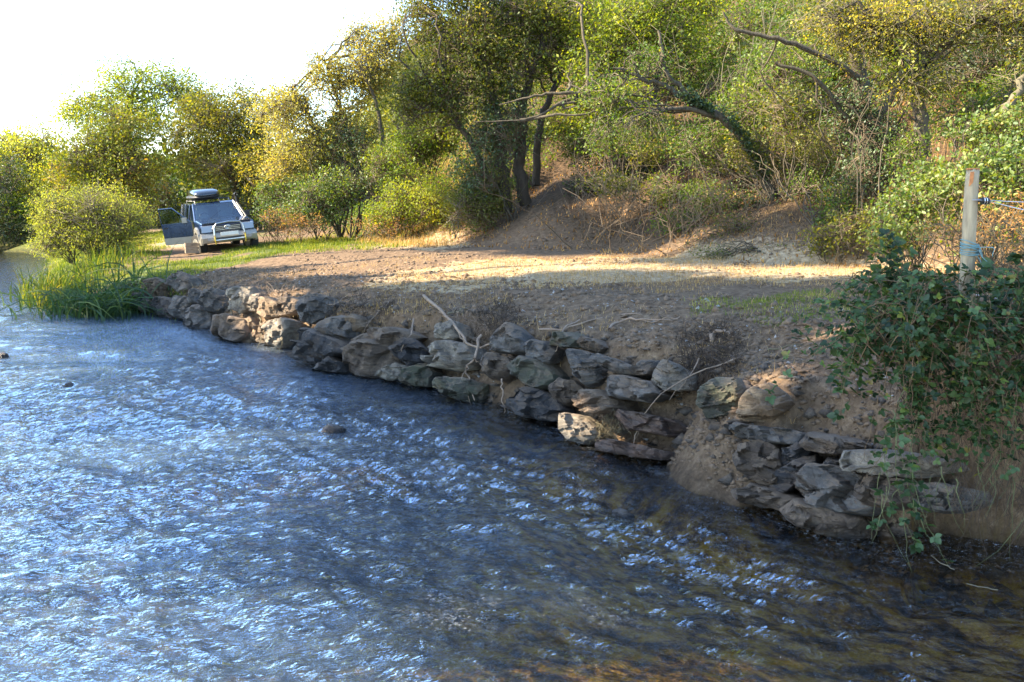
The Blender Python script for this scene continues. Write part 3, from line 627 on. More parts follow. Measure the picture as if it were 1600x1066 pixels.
litter_on('dead_leaf_litter', 18000, lambda x, y: (sdist(x, y, HT)[0] > -.6) & (fbm(x, y, .5) > .38), (-8, 16), (10, 46), 'L_bracken', (.05, .16), .03, 1.0)
litter_on('bank_chaff', 9000, lambda x, y: (bank_s(x, y) > .3) & (bank_s(x, y) < 6) & (fbm(x, y, .8) > .5), (-10, 6), (7.5, 24), 'L_straw', (.03, .12), .004, 1.1)
# sticks and roots lying on the bank: each its own thing
def stick(name, label, px, zoff, r, group, mat='root', n=14, amp=.012, forks=0, seed=0, free=None):
    rr = np.random.default_rng(seed)
    P = []
    for k, p in enumerate(px):
        h = hit(p[0], p[1]); d = (CP-h)/np.linalg.norm(CP-h); P.append(h+d*(zoff if len(p) < 3 else p[2]))
    Q = wob(P, amp, n, seed); rad = np.linspace(r, r*.35, n); T = [(Q, rad)]
    for f in range(forks):
        i = rr.integers(2, n-2); d = rr.normal(size=3)*.35; d += (Q[i+1]-Q[i])/np.linalg.norm(Q[i+1]-Q[i])*.5; L = rr.uniform(.15, .45)
        T.append((wob([Q[i], Q[i]+d*L*.5, Q[i]+d*L+rr.normal(size=3)*.05], amp, 7, seed+f), np.linspace(rad[i]*.7, rad[i]*.2, 7)))
    V, F = tubes(T, 6); b = Q[0].copy(); o = mesh_np(name, V-b, F, M[mat], smooth=True); o.location = b
    return tag(o, label, 'stick' if name != 'root' else 'root', group)
gS = 'bare roots and sticks on the bank'
stick('root', 'thick forked bare root lying diagonally over the wall above the large pale block', [(662,462,.12),(700,496,.22),(738,540,.28),(772,536,.2)], .2, .028, gS, forks=4, seed=1)
stick('root', 'second branch of root dropping toward the water beside the mossy ledge', [(752,524,.3),(742,560,.3),(730,578,.25),(742,628,.12)], .2, .022, gS, forks=4, seed=2)
stick('stick', 'short cut stick across the face of the large pale square block', [(696,563,.3),(716,558,.3),(736,551,.26)], .3, .022, gS, seed=3)
stick('root', 'slender hanging root over the dark slabs left of the pale block', [(646,498,.15),(642,520,.3),(628,542,.3),(634,570,.2)], .2, .014, gS, seed=4, forks=1)
stick('stick', 'long bare branch trailing along the top of the bank above the domed stone', [(842,515,.06),(880,514,.07),(930,498,.07),(990,490,.05),(1062,500,.05)], .05, .016, gS, seed=5, forks=3)
stick('root', 'pale curved root arching on the bank top right of centre', [(952,514,.05),(968,502,.1),(1000,499,.12),(1040,501,.07),(1062,498,.03)], .05, .018, gS, seed=6, forks=1)
stick('root', 'root hooking down over the long low top slab', [(906,500,.05),(880,514,.16),(876,534,.2),(868,550,.18)], .1, .012, gS, seed=7)
stick('root', 'stubby pale knuckle of root poking from the earth near the root tangle', [(1112,532,.05),(1116,520,.16),(1130,518,.2),(1140,524,.12)], .1, .03, gS, seed=8)
stick('root', 'long thin root hanging across the black hollow below the sandy block', [(1150,560,.1),(1100,580,.3),(1040,612,.35),(1000,660,.3),(986,715,.1)], .2, .009, gS, seed=9, forks=2)
stick('root', 'thin root slanting in front of the dark hollow near the huge boulder', [(1092,560,.2),(1076,590,.3),(1046,624,.3)], .2, .008, gS, seed=10)
stick('stick', 'thin upright stick standing in the water by the black gap', [(784,592,.3),(786,620,.3),(789,646,.2)], .2, .012, gS, seed=11)
stick('stick', 'sprawling twig on the bank above the angular jutting slab', [(500,452,.05),(514,476,.12),(528,472,.12),(540,462,.06)], .05, .012, gS, seed=12, forks=3)
stick('stick', 'thin stick lying at the water below the mossy ledge', [(676,604,.2),(704,616,.16),(732,626,.12)], .1, .012, gS, mat='twigpale', seed=13)
stick('stick', 'pale straight cut stick on the soil above the white-faced stone', [(700,492,.05),(724,484,.07),(742,476,.05)], .05, .016, gS, mat='twigpale', seed=14)
stick('stick', 'dry twig lying on the earth slope right of the sunlit boulder', [(1198,548,.04),(1240,540,.06),(1262,534,.04)], .05, .01, gS, mat='twigpale', seed=15)
stick('root', 'hairy root hanging at the left of the muddy slope', [(610,468,.05),(580,500,.12),(560,530,.14)], .1, .01, gS, seed=16, forks=2)
for k, (u, v) in enumerate([(360,502),(406,522),(440,526)]):
    stick('root', ['wispy pale root in front of the dark far stones', 'pale root between the sunlit foot stones', 'fine root at the right edge of the brightest sunlit stone'][k], [(u, v-26, .2), (u+3, v, .25), (u-4, v+22, .1)], .2, .014, gS, mat='twigpale', seed=20+k, forks=3)
# hanging tangles of fine roots: nobody could count the strands
def tangle(name, label, u, v, ru, rv, n, seed, mat='rootlet', L=.3, r0=.003):
    rr = np.random.default_rng(seed); T = []; b = hit(u, v)
    for k in range(n):
        a = rr.random()*6.28; q = math.sqrt(rr.random()); h = hit(u+ru*q*math.cos(a), v+rv*q*math.sin(a)); d = (CP-h)/np.linalg.norm(CP-h)
        p = h+d*.02; l = L*rr.uniform(.4, 1.3); dr = rr.normal(size=3)*.5+d*.5; e = p+dr*l*.6; e2 = e+np.array([rr.normal()*.25, rr.normal()*.25, -.7])*l*.7
        T.append((wob([p, e, e2], .012, 6, seed*99+k), np.linspace(r0*rr.uniform(.7, 2), r0*.4, 6)))
    V, F = tubes(T, 3); o = mesh_np(name, V-b, F, M[mat]); o.location = b; return tag(o, label, 'roots', 'tangles of fine roots hanging from the bank')
tangle('root_tangle', 'dark mat of fine roots above the right side of the large pale block', 780, 492, 38, 22, 260, 1)
tangle('root_tangle', 'thick dark tangle of roots hanging above the huge grey-green boulder', 1110, 545, 52, 40, 420, 2, L=.34)
tangle('root_tangle', 'orange-brown root tangle on top of the sunlit far stones', 425, 452, 34, 14, 240, 3, L=.35, mat='root')
tangle('root_tangle', 'tangle of reddish roots atop the wall near the grey boulder with an orange flank', 560, 478, 60, 16, 220, 4)
tangle('root_tangle', 'dark fibrous roots beside the thick forked root', 735, 500, 30, 40, 200, 5, mat='root', L=.26)
tangle('root_tangle', 'straggling dry weeds on the ledge by the wet pale stone', 950, 668, 26, 14, 120, 6, mat='twigpale', L=.2)
# ------------------------------------------------------------------ trees and shrubs
def E(u, v, Yd, ru, rv, rd=None):
    k = Yd/FPX; return (at(u, v, Yd), np.array([ru*k, rd if rd else (ru+rv)*.5*k, rv*k]))
def veg(name, label, cat, group, base, trunks, blobs, leaf, mat, bark='bark', cov=2.2, twig='twig', twigr=.006, clus=12, sig=.17, limbs=5, limbr=.05, seed=0, droop=0, gap=.0, shape='r', wid=.3, bare=0, barelen=.7, up=.35, tbias=0.0, parts=True, crownname='crown', surf=2.2):
    rr = np.random.default_rng(seed+100); base = np.asarray(base, float); root = thing(name, base, label, cat, group)
    TT = []; spine = []
    for tr in trunks:      # list of (u, v, Y, radius)
        P = np.array([at(a, b, c) for a, b, c, _ in tr]); rad = np.array([q[3] for q in tr]); n = max(8, 5*len(P))
        Q = wob(P, rad.mean()*.35, n, seed+len(TT)); rq = np.interp(np.linspace(0, len(P)-1, n), np.arange(len(P)), rad)
        TT.append((Q, rq)); spine.append(Q[n//4:])
    if not spine: spine = [base[None]+rr.normal(size=(8, 3))*np.array([.3, .3, .05])]
    SP = np.vstack(spine); LC = []; LT = []; TW = []; LIMB = []
    for bi, (c, r) in enumerate(blobs):
        LP = []
        for k in range(limbs):
            d = rr.normal(size=3); d /= np.linalg.norm(d); e = c+d*r*rr.uniform(.35, .95)
            cand = SP[rr.integers(0, len(SP), 6)]; s0 = cand[np.argmin(np.linalg.norm(cand-e, axis=1)+np.clip(cand[:, 2]-e[2]+.2, 0, 9)*.7)]
            mid = (s0+e)/2+np.array([0, 0, .12*np.linalg.norm(e-s0)])+rr.normal(size=3)*.12*np.linalg.norm(e-s0)
            Q = wob([s0, mid, e], .035*np.linalg.norm(e-s0)**.5, 10, seed*77+bi*9+k); LP.append(Q); LIMB.append((Q, np.linspace(limbr, .008, 10)*rr.uniform(.6, 1.2)))
        LPA = np.vstack([q[3:] for q in LP]) if LP else SP
        area = math.pi*max(r[0], r[1])*r[2]; nl = int(cov*area/(leaf*leaf*.42)); nc = max(4, int(nl/clus))
        d = rr.normal(size=(nc*3, 3)); d /= np.linalg.norm(d, axis=1)[:, None]; lump = 1+.42*n3(d*2.3+bi*3.1+seed, 1.3)+.24*n3(d*2.3+bi, 3.5)
        q = c+d*r*(rr.random(nc*3)**(1/surf)*lump)[:, None]
        q = q[n3(q+seed, 1.9/max(.5, r.mean()**.5)) > gap-.28+rr.random(len(q))*.15][:nc]
        q = q[q[:, 2] > H(q[:, 0], q[:, 1])+.03] if len(q) else q
        if not len(q): continue
        ct = np.clip(.5+.5*n3(q+bi, .9)+rr.normal(size=len(q))*.12+tbias, 0, 1)
        m = len(q); k = rr.integers(0, len(LPA), (m, 7)); cd = LPA[k]; dist = np.linalg.norm(cd-q[:, None], axis=2); s0 = cd[np.arange(m), dist.argmin(1)]
        sel = np.arange(m) if parts else np.arange(0, m, 3)
        for i in sel[:900]:
            a = s0[i]; b = q[i]; L = np.linalg.norm(b-a); 
            if L > 2.2: a = b+(a-b)/L*rr.uniform(.6, 1.4)
            TW.append((np.array([a, (a+b)/2+rr.normal(size=3)*.06*L**.5, b, b+(b-a)/(L+.01)*.15+rr.normal(size=3)*.05]), np.array([1.6, 1.2, .8, .4])*twigr))
        P = np.repeat(q, clus, 0)+rr.normal(size=(m*clus, 3))*sig*np.array([1, 1, .75]); LC.append(P); LT.append(np.clip(np.repeat(ct, clus)*.75+rr.random(m*clus)*.3, 0, 1))
        for k in range(int(bare*area*.3)):
            d = rr.normal(size=3); d /= np.linalg.norm(d); e = c+d*r*rr.uniform(.6, 1.08); dd = d*r/np.linalg.norm(r)*barelen+rr.normal(size=3)*.3*barelen
            TW.append((wob([e-dd, e, e+dd*.5+np.array([0, 0, -.1*barelen])], .02, 5, k+seed), np.linspace(twigr*1.5, twigr*.5, 5)))
    bp = np.array(root.location)
    if TT:
        V, F = tubes(TT, 9); o = mesh_np('trunk', V-bp, F, M[bark], smooth=True); o.parent = root
    if LIMB:
        V, F = tubes(LIMB, 5); o = mesh_np('branches' if TT else 'stems', V-bp, F, M[bark], smooth=True); o.parent = root
    if TW:
        V, F = tubes(TW, 3); o = mesh_np('twigs', V-bp, F, M[twig]); o.parent = root
    if LC:
        C = np.vstack(LC); V, F, tt = leafverts(C, leaf*rr.uniform(.55, 1.25, len(C)), np.concatenate(LT), shape, up, droop, rr, wid=wid)
        o = mesh_np(crownname, V-bp, F, M[mat], attrs={'tint': ('FACE', 'FLOAT', tt)}); o.parent = root
    return root
def gb(u, v, Yd):
    p = at(u, v, Yd); p[2] = ground(p[0], p[1])-.05; return p
TREES = 'trees on the wooded slope'; FAR = 'trees at the bend of the river'; SHR = 'shrubs at the foot of the slope'; BRB = 'bramble thickets'
# --- far left, at the bend
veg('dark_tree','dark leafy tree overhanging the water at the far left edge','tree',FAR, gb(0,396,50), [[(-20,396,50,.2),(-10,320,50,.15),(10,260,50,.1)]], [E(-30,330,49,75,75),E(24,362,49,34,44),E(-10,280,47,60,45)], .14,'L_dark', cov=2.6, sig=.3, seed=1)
veg('willow','pale yellow-green willow rising above the river bend at the left edge','tree',FAR, gb(60,395,50), [[(60,395,50,.25),(55,300,50,.18),(40,230,50,.1)]], [E(-5,262,50,60,60),E(62,240,50,46,52),E(25,228,51,58,32),E(85,290,49,42,55)], .13,'L_yellow', cov=3.0, sig=.28, seed=2, droop=.4)
veg('tall_ash','tall bright green tree standing highest behind the russet tree','tree',FAR, gb(200,385,56), [[(200,385,56,.35),(200,250,56,.25),(205,150,56,.12)]], [E(135,160,56,44,30),E(320,170,56,40,40),E(195,125,56,48,38),E(262,128,56,46,36),E(230,180,56,70,55),E(290,150,57,26,30),E(170,200,56,50,50),E(110,178,56,30,22)], .15,'L_bright', cov=3.0, sig=.28, seed=3)
veg('russet_tree','russet brown and green tree in front of the tall bright green tree','tree',FAR, gb(185,385,44), [[(185,385,44,.2),(180,300,44,.15),(180,220,44,.08)]], [E(185,200,44,52,50),E(150,240,44,55,55),E(215,250,44,50,60),E(185,300,44,72,55),E(110,270,44,36,60)], .13,'L_russet', cov=3.0, sig=.25, seed=4, bare=1.5)
veg('willow_bush','low pale feathery willow bush on the bank behind the reeds','shrub',SHR, gb(150,398,31), [], [E(140,340,31,80,52),E(90,340,31,44,50),E(200,338,31,44,42),E(150,372,31,92,30),E(80,380,30.5,34,26)], .085,'L_yellow', cov=5, sig=.12, wid=.14, seed=5, limbs=9, limbr=.02, bare=3, twig='twigpale', barelen=.5)
veg('grey_willow','broad olive-grey tree behind the off-road car','tree',FAR, gb(360,360,45), [[(370,360,45,.2),(365,280,45,.16),(350,210,45,.1)],[(400,350,45,.15),(415,260,45,.1),(410,190,45,.07)]], [E(340,185,45,70,58),E(300,215,45,48,60),E(395,190,45,58,62),E(340,255,45,80,50),E(415,260,44,55,65)], .12,'L_wood', cov=3.2, sig=.25, seed=6, bare=3, twig='twigpale')
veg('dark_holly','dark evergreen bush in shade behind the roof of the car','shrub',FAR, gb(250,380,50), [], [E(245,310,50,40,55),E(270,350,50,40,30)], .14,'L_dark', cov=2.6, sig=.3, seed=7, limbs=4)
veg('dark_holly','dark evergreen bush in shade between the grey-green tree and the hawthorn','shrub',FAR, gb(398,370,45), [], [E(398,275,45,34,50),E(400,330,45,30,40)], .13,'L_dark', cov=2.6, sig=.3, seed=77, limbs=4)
# --- mid: hawthorn leaning over, gold and tan
veg('hawthorn','sparse gold-tan hawthorn whose leaning limbs show through the leaves','tree',TREES, gb(606,330,35), [[(606,330,35,.16),(570,285,35,.14),(520,235,35,.11),(478,175,35,.05),(455,140,35,.012)],[(600,322,35,.13),(560,260,35,.1),(540,190,35.3,.08),(515,120,35.5,.04),(505,85,35.5,.012)],[(604,325,35,.12),(600,250,34.8,.09),(590,170,34.8,.06),(570,120,34.8,.04)]],
  [E(460,170,35,45,48),E(510,110,35.5,42,48),E(560,130,35.5,50,52),E(470,225,35,50,42),E(540,200,35.5,60,50),E(590,110,36,42,55),E(440,255,35,42,34),E(430,170,36,44,44),E(560,60,36.5,40,36),E(610,60,36.5,34,50)], .09,'L_tan', bark='bark', cov=2.8, sig=.22, seed=8, bare=7, twig='twigpale', limbs=7, limbr=.04, gap=.03)
veg('ivy_shrub','ivy-dark shrub wrapped round the foot of the leaning hawthorn','shrub',SHR, gb(545,320,34.5), [], [E(545,225,34.6,40,38),E(575,280,34,36,40),E(500,270,36,50,45)], .09,'L_ivy', cov=2.2, sig=.18, seed=9)
# --- brambles and shrubs along the toe
for (lb, bl, mt, sd, lf) in [
 ('bright bramble mound right behind the off-road car', [E(435,305,35,40,34),E(420,335,34,30,22)], 'L_bramble', 10, .09),
 ('lush green bramble mound left of the hawthorn trunk', [E(500,315,33,55,40),E(530,290,33.5,44,34),E(470,330,33,40,28)], 'L_bramble', 11, .09),
 ('bright yellow-green shrub right of the hawthorn trunk', [E(630,320,31.5,52,40),E(680,310,31,48,44),E(600,340,31.5,36,20)], 'L_bright', 12, .08),
 ('bluish green shrub at the foot of the big dark tree', [E(735,330,29,48,42),E(770,300,29.5,36,44)], 'L_olive', 13, .07),
 ('tall sunlit bush between the hawthorn and the big dark tree', [E(650,235,33,50,60),E(610,260,33.5,40,45),E(690,200,33,40,50)], 'L_green', 14, .085),
 ('lime-yellow shrub glowing behind the big dark tree', [E(865,215,37,44,48),E(880,255,36.5,42,26)], 'L_yellow', 15, .12)]:
    veg('shrub' if sd > 11 else 'bramble_bush', lb, 'shrub' if sd > 11 else 'bramble', SHR if sd > 11 else BRB, gb(bl[0][0][0]/bl[0][0][1]*FPX+800, 370, bl[0][0][1]), [], bl, lf, mt, cov=3.6, sig=.15, seed=sd, limbs=8, limbr=.012, bare=2, shape='r')
# --- the big dark tree group
veg('ivy_tree','big dark ivy-clad tree with several upright trunks at the centre','tree',TREES, gb(800,318,29.5), [[(790,330,29.5,.2),(785,250,29.5,.17),(770,160,29.6,.13),(740,60,29.6,.09)],[(822,318,29.8,.2),(812,240,29.8,.17),(820,150,30,.13),(850,50,30,.1),(860,-40,30,.06)],[(765,330,29.3,.13),(750,250,29.3,.11),(700,170,29.3,.08),(660,110,29.3,.05)],[(838,290,30.4,.13),(842,200,30.4,.11),(880,110,30.5,.08)]],
  [E(680,110,29.5,62,60),E(740,60,29.8,75,60),E(660,30,30,45,50),E(720,150,29.5,70,50),E(790,100,29.8,60,60),E(820,20,30,80,55),E(640,170,29.5,45,50),E(700,-40,30,90,60),E(850,80,30.5,60,50)], .09,'L_wood', bark='barkdark', cov=3.2, sig=.16, seed=16, bare=4, limbs=7, limbr=.05, tbias=-.1)
veg('ivy_growth','dark ivy covering the upright trunks of the big central tree','ivy',TREES, gb(795,318,29.2), [], [E(760,215,29.2,42,60),E(740,270,29,38,44),E(800,190,29.4,42,50)], .08,'L_ivy', cov=2.0, sig=.14, seed=17, limbs=4, limbr=.02)
# long horizontal limbs reaching right-to-left out of the slope
veg('hazel','bright hazel spreading sunlit leaves at the top centre','tree',TREES, gb(930,290,31), [[(985,330,30,.12),(960,230,30,.1),(950,130,30,.08),(960,40,30,.05)],[(990,330,30,.1),(1010,200,30,.09),(1040,80,30,.05)],[(985,165,28,.07),(900,145,27.5,.05),(840,150,27.5,.035),(780,165,27.5,.015)],[(990,200,28,.06),(900,155,27.7,.045),(830,185,27.5,.03),(740,190,27.5,.012)]],
  [E(960,60,29,62,48),E(1000,20,29,66,42),E(920,110,29,52,36),E(1050,60,29,52,46),E(900,20,30,60,46),E(960,150,28,58,26),E(1090,10,29,60,42),E(940,175,28.5,55,30)], .10,'L_bright', cov=3.4, sig=.2, seed=18, bare=2, twig='twigpale', limbs=6, gap=.02)
# --- arched ivy-clad trunk
arch = veg('arched_tree','ivy-clad trunk arching from the lower right up to the left over the bare slope','tree',TREES, gb(1215,372,23), [[(1222,378,23,.09),(1212,335,23,.11),(1200,290,23,.11),(1172,235,22.9,.10),(1135,190,22.8,.09),(1090,165,22.7,.08),(1050,140,22.6,.06),(1010,125,22.5,.045),(960,105,22.4,.03)],[(1208,300,23,.09),(1240,330,23.4,.1),(1262,372,23.6,.09)],[(1120,182,22.8,.07),(1060,170,22.4,.05),(1000,180,22.2,.03)],[(1090,165,22.7,.07),(1040,110,22.6,.05),(1030,50,22.6,.03)]],
  [E(935,150,22.5,52,40),E(1000,205,22.2,62,40),E(940,215,22.4,40,40),E(1020,100,22.6,44,34)], .075,'L_green', bark='bark', cov=1.6, sig=.16, seed=19, bare=8, twig='twigpale', limbs=7, limbr=.03, gap=.05)
rr = np.random.default_rng(5); pp = wob([at(1195,285,22.9), at(1172,235,22.8), at(1135,190,22.7), at(1090,163,22.6), at(1055,142,22.5)], 0, 500, 1)
pp = np.repeat(pp, 6, 0); pp = pp+rr.normal(size=(3000, 3))*(.05+.11*np.clip(.5+n3(pp, 4.), 0, 1))[:, None]+np.array([.03, -.03, .04]); pp = pp[n3(pp, 3.) > -.2]
V, F, tt = leafverts(pp, rr.uniform(.04, .075, len(pp)), rr.random(len(pp))*.8, 'r', r=rr, wid=.4); o = mesh_np('ivy', V-np.array(arch.location), F, M['L_ivy'], attrs={'tint': ('FACE', 'FLOAT', tt)}); o.parent = arch
# coppice of thin pale poles
def poles(label, u0, v0, Yd, n, spread, h, seed, r0=.02, lean=.25, mat='barkpale'):
    rr = np.random.default_rng(seed); b = gb(u0, v0, Yd); root = thing('coppice_stool', b, label, 'coppiced stems', 'clumps of thin pale upright stems')
    for k in range(n):
        p = b+np.array([rr.normal()*spread, rr.normal()*spread*.6, 0]); p[2] = ground(p[0], p[1])-.05; L = h*rr.uniform(.6, 1.15); e = p+np.array([rr.normal()*lean*L, rr.normal()*lean*L*.6, L])
        m_ = (p+e)/2+rr.normal(size=3)*.06*L; T = [(wob([p, m_, e], .02, 10, seed*9+k), np.linspace(r0*rr.uniform(.7, 1.6), .006, 10))]
        for f in range(4):
            q = T[0][0][rr.integers(3, 9)]; T.append((wob([q, q+rr.normal(size=3)*.3+np.array([0, 0, .3]), q+rr.normal(size=3)*.6+np.array([0, 0, .5])], .02, 5, k*f), np.linspace(.008, .003, 5)))
        V, F = tubes(T, 5); o = mesh_np('stem', V-b, F, M[mat], smooth=True); o.parent = root
poles('clump of tall thin pale poles right of the arching trunk', 1150, 290, 25, 6, .4, 4.6, 1, .018, .09)
poles('fan of thin pale poles left of the arching trunk near the top', 1085, 250, 27, 4, .5, 4.2, 2, .016, .2)
poles('spray of thin stems leaning right behind the arching trunk', 1200, 260, 26, 4, .4, 3.6, 3, .014, .3)
poles('low spray of bare brown stems on the bare dirt slope', 960, 360, 25, 22, .7, 1.5, 4, .010, .7, 'twig')
poles('grey bare brushwood at the foot of the slope by the arching trunk', 1080, 392, 22, 22, .9, 1.1, 5, .010, .9, 'twig')
poles('thin lone upright sapling on the bare dirt slope', 938, 385, 24.5, 1, .02, 2.2, 6, .012, .02, 'twig')
# understorey across the slope
for (lb, bl, mt, sd, cv, lf) in [
 ('shaded green underwood behind the thin pale poles', [E(1120,235,26,62,40),E(1060,300,26,52,34),E(1150,150,29,70,60)], 'L_green', 30, 1.8, .08),
 ('green shrub on the slope under the arching trunk', [E(1110,320,23.5,60,34),E(1060,350,23.5,40,22)], 'L_green', 31, 1.7, .065),
 ('grey-green low herbs at the foot of the arching trunk', [E(1150,362,21.5,46,26),E(1100,385,21.5,40,16)], 'L_olive', 32, 1.8, .05),
 ('ivy-green shrub right of the arching trunk foot', [E(1180,330,23,26,26),E(1235,365,23,28,24)], 'L_bramble', 33, 1.8, .07),
 ('brushy green shrub left of the bramble mound at the foot of the slope', [E(1330,355,18,44,34),E(1290,380,18.5,40,20)], 'L_wood', 44, 1.9, .06),
 ('dark low shrub in shade at the right foot of the slope', [E(1210,395,19.5,50,14),E(1130,398,20,46,12)], 'L_olive', 45, 1.5, .05),
 ('green shrub on the slope right of the arching trunk foot', [E(1310,330,20,40,40),E(1260,310,22,40,40)], 'L_green', 46, 1.9, .065),
 ('leafy thicket on the slope between the big dark tree and the arching trunk', [E(1010,215,27,52,42),E(905,235,30,40,36),E(960,290,26,50,20)], 'L_wood', 47, 1.8, .08),
 ('yellow-green thicket below the dark limbs at the right centre', [E(1240,180,22,56,50),E(1180,240,23,44,40)], 'L_wood', 48, 1.8, .075),
 ('sunlit green thicket high between the arching trunk and the ivy-dark tree', [E(1240,110,24,66,50),E(1150,180,24.5,50,50),E(1090,230,25,44,36)], 'L_green', 56, 1.9, .08),
 ('sunlit green undergrowth above the brambles at the right edge', [E(1500,180,19,56,36),E(1580,150,19,50,40),E(1420,240,18.5,36,36)], 'L_green', 57, 1.9, .07),
 ('dry olive shrub between the two leaning trunks', [E(1270,270,23,52,48),E(1290,330,21.5,48,40)], 'L_wood', 34, 2.0, .06),
 ('tan seedy shrub with reddish tips left of the ivy-dark tree', [E(1270,225,24,34,34)], 'L_tan', 35, 1.8, .06),
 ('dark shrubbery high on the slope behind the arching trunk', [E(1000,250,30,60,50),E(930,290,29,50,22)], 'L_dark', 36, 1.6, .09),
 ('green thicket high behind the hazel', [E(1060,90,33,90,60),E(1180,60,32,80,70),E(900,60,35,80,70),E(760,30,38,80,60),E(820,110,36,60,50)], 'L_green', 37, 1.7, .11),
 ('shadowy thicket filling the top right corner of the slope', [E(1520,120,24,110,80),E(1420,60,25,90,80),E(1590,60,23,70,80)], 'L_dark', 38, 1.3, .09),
 ('leafy green thicket at the top between the two right trees', [E(1260,90,27,80,80),E(1190,130,27,50,60)], 'L_green', 39, 1.7, .09)]:
    veg('shrub', lb, 'shrub', SHR, gb(bl[0][0][0]/bl[0][0][1]*FPX+800, 300, bl[0][0][1]), [], bl, lf, mt, cov=cv*1.7, sig=.14, seed=sd, limbs=9, limbr=.014, bare=3, twig='twigpale' if sd % 2 else 'twig')
# --- ivy tree at right with dark limbs reaching left
veg('ivy_tree','dark ivy-clad tree at the right whose long limbs reach left across the picture','tree',TREES, gb(1365,330,20.5), [[(1375,345,20.5,.22),(1360,260,20.5,.2),(1350,170,20.5,.18),(1330,80,20.5,.14),(1290,10,20.5,.09),(1250,-50,20.5,.06)],[(1350,130,20.5,.07),(1300,95,20.3,.06),(1230,65,20.2,.05),(1150,45,20.2,.035),(1130,20,20.2,.02)],[(1358,215,20.5,.06),(1320,180,20.3,.05),(1270,120,20.2,.045),(1210,100,20.2,.03)],[(1365,200,20.5,.08),(1420,100,20.6,.07),(1470,20,20.8,.05)]],
  [E(1370,240,20.3,52,70),E(1340,290,20.2,46,52),E(1330,170,20.4,44,50)], .065,'L_ivy', bark='bark', cov=2.0, sig=.14, seed=40, bare=5, limbs=6, limbr=.03)
veg('thorn_tree','twiggy yellowish thorn tree filling the top right with fine branches','tree',TREES, gb(1440,300,18.5), [[(1440,310,18.5,.12),(1438,200,18.5,.13),(1436,130,18.5,.12),(1440,60,18.5,.09),(1420,-20,18.5,.05)],[(1438,120,18.5,.07),(1500,50,18.3,.05),(1570,15,18.2,.03)],[(1438,140,18.5,.06),(1380,60,18.3,.05),(1340,0,18.2,.03)]],
  [E(1400,40,18.3,80,50),E(1500,30,18.2,90,46),E(1340,60,18.4,50,48),E(1580,30,18,70,50),E(1440,130,18,60,40),E(1300,20,18.6,60,40)], .06,'L_wood', bark='bark', cov=2.2, sig=.15, seed=41, bare=16, twig='twigpale', barelen=.55, limbs=8, limbr=.025, gap=.02, tbias=.15)
veg('holly_sprout','sunlit yellow-green sprout of long leaves on the right tree trunk','shrub',TREES, gb(1390,330,18.2), [], [E(1395,90,18,32,34)], .1,'L_bright', cov=1.6, sig=.12, seed=42, wid=.2, limbs=4, limbr=.012)
veg('leaning_tree','pale leaning tree stem at the right edge above the brambles','tree',TREES, gb(1560,250,17), [[(1560,290,17,.09),(1568,190,17,.08),(1600,120,17,.06),(1640,60,17,.04)]], [E(1600,110,17,40,30)], .06,'L_olive', bark='barkpale', cov=.7, seed=43, bare=5, twig='twigpale', limbs=4, limbr=.02)
# --- brambles on the right
for (lb, bl, sd) in [
 ('big bright bramble mound left of the fence post', [E(1430,325,15.5,58,46),E(1400,370,15,45,30),E(1450,280,16,40,34)], 50),
 ('tall bramble mound rising behind and right of the fence post', [E(1560,270,14.5,60,50),E(1610,300,14,50,70),E(1500,290,15,46,40)], 51),
 ('bramble and fern bank at the upper right edge', [E(1540,205,16,60,30),E(1600,200,15.5,50,40)], 52)]:
    veg('bramble_bush', lb, 'bramble', BRB, gb(bl[0][0][0]/bl[0][0][1]*FPX+800, 380, bl[0][0][1]), [], bl, .075, 'L_bramble', cov=4.2, sig=.1, clus=8, seed=sd, limbs=16, limbr=.007, bare=6, twig='twig', shape='6', wid=.34, twigr=.003, barelen=.5)
veg('bracken_clump','rusty dead bracken below the brambles right of the fence post','bracken',BRB, gb(1580,400,13), [], [E(1570,345,13,60,42),E(1480,370,13.5,50,30)], .06,'L_bracken', cov=2.4, sig=.1, seed=53, wid=.12, limbs=12, limbr=.005, bare=10, twig='twigpale', twigr=.003, barelen=.4)
veg('bracken_clump','rusty dead bracken along the verge right of the car','bracken',BRB, gb(430,370,32), [], [E(430,350,32,34,22),E(470,355,32,36,18)], .07,'L_bracken', cov=1.5, sig=.15, seed=54, wid=.14, limbs=6, limbr=.006, bare=3)
veg('bracken_clump','rusty dead bracken along the grass verge below the yellow-green shrub','bracken',BRB, gb(600,368,31), [], [E(600,352,31,50,16)], .07,'L_bracken', cov=1.5, sig=.15, seed=55, wid=.14, limbs=6, limbr=.006, bare=3)
# --- ground cover over the hillside, uncountable
def cover(name, n, test, xr, yr, mat, leaf, h, clus=7, sig=.12):
    P = scatter_world(n, xr, yr, test); z = H(P[:, 0], P[:, 1]); C = np.column_stack([P, z+rng.random(len(P))*h+.03]); t = np.clip(.5+.5*n3(C, .8), 0, 1)
    C = np.repeat(C, clus, 0)+rng.normal(size=(len(C)*clus, 3))*sig*np.array([1, 1, .6]); t = np.clip(np.repeat(t, clus)*.8+rng.random(len(C))*.25, 0, 1)
    V, F, tt = leafverts(C, leaf*rng.uniform(.6, 1.3, len(C)), t); return tag(mesh_np(name, V, F, M[mat], attrs={'tint': ('FACE', 'FLOAT', tt)}), kind='stuff')
dirt = lambda x, y: inpoly(x, y, [(-2.4,27.5),(1.5,24),(4.5,20.5),(7.5,18),(8.5,21),(5.8,26),(3.5,31),(1.5,33),(-.8,31)])
cover('ground_ivy', 17000, lambda x, y: (sdist(x, y, HT)[0] > .6) & ~dirt(x, y) & (fbm(x, y, .45) > .42), (-14, 20), (12, 50), 'L_green', .09, .5)
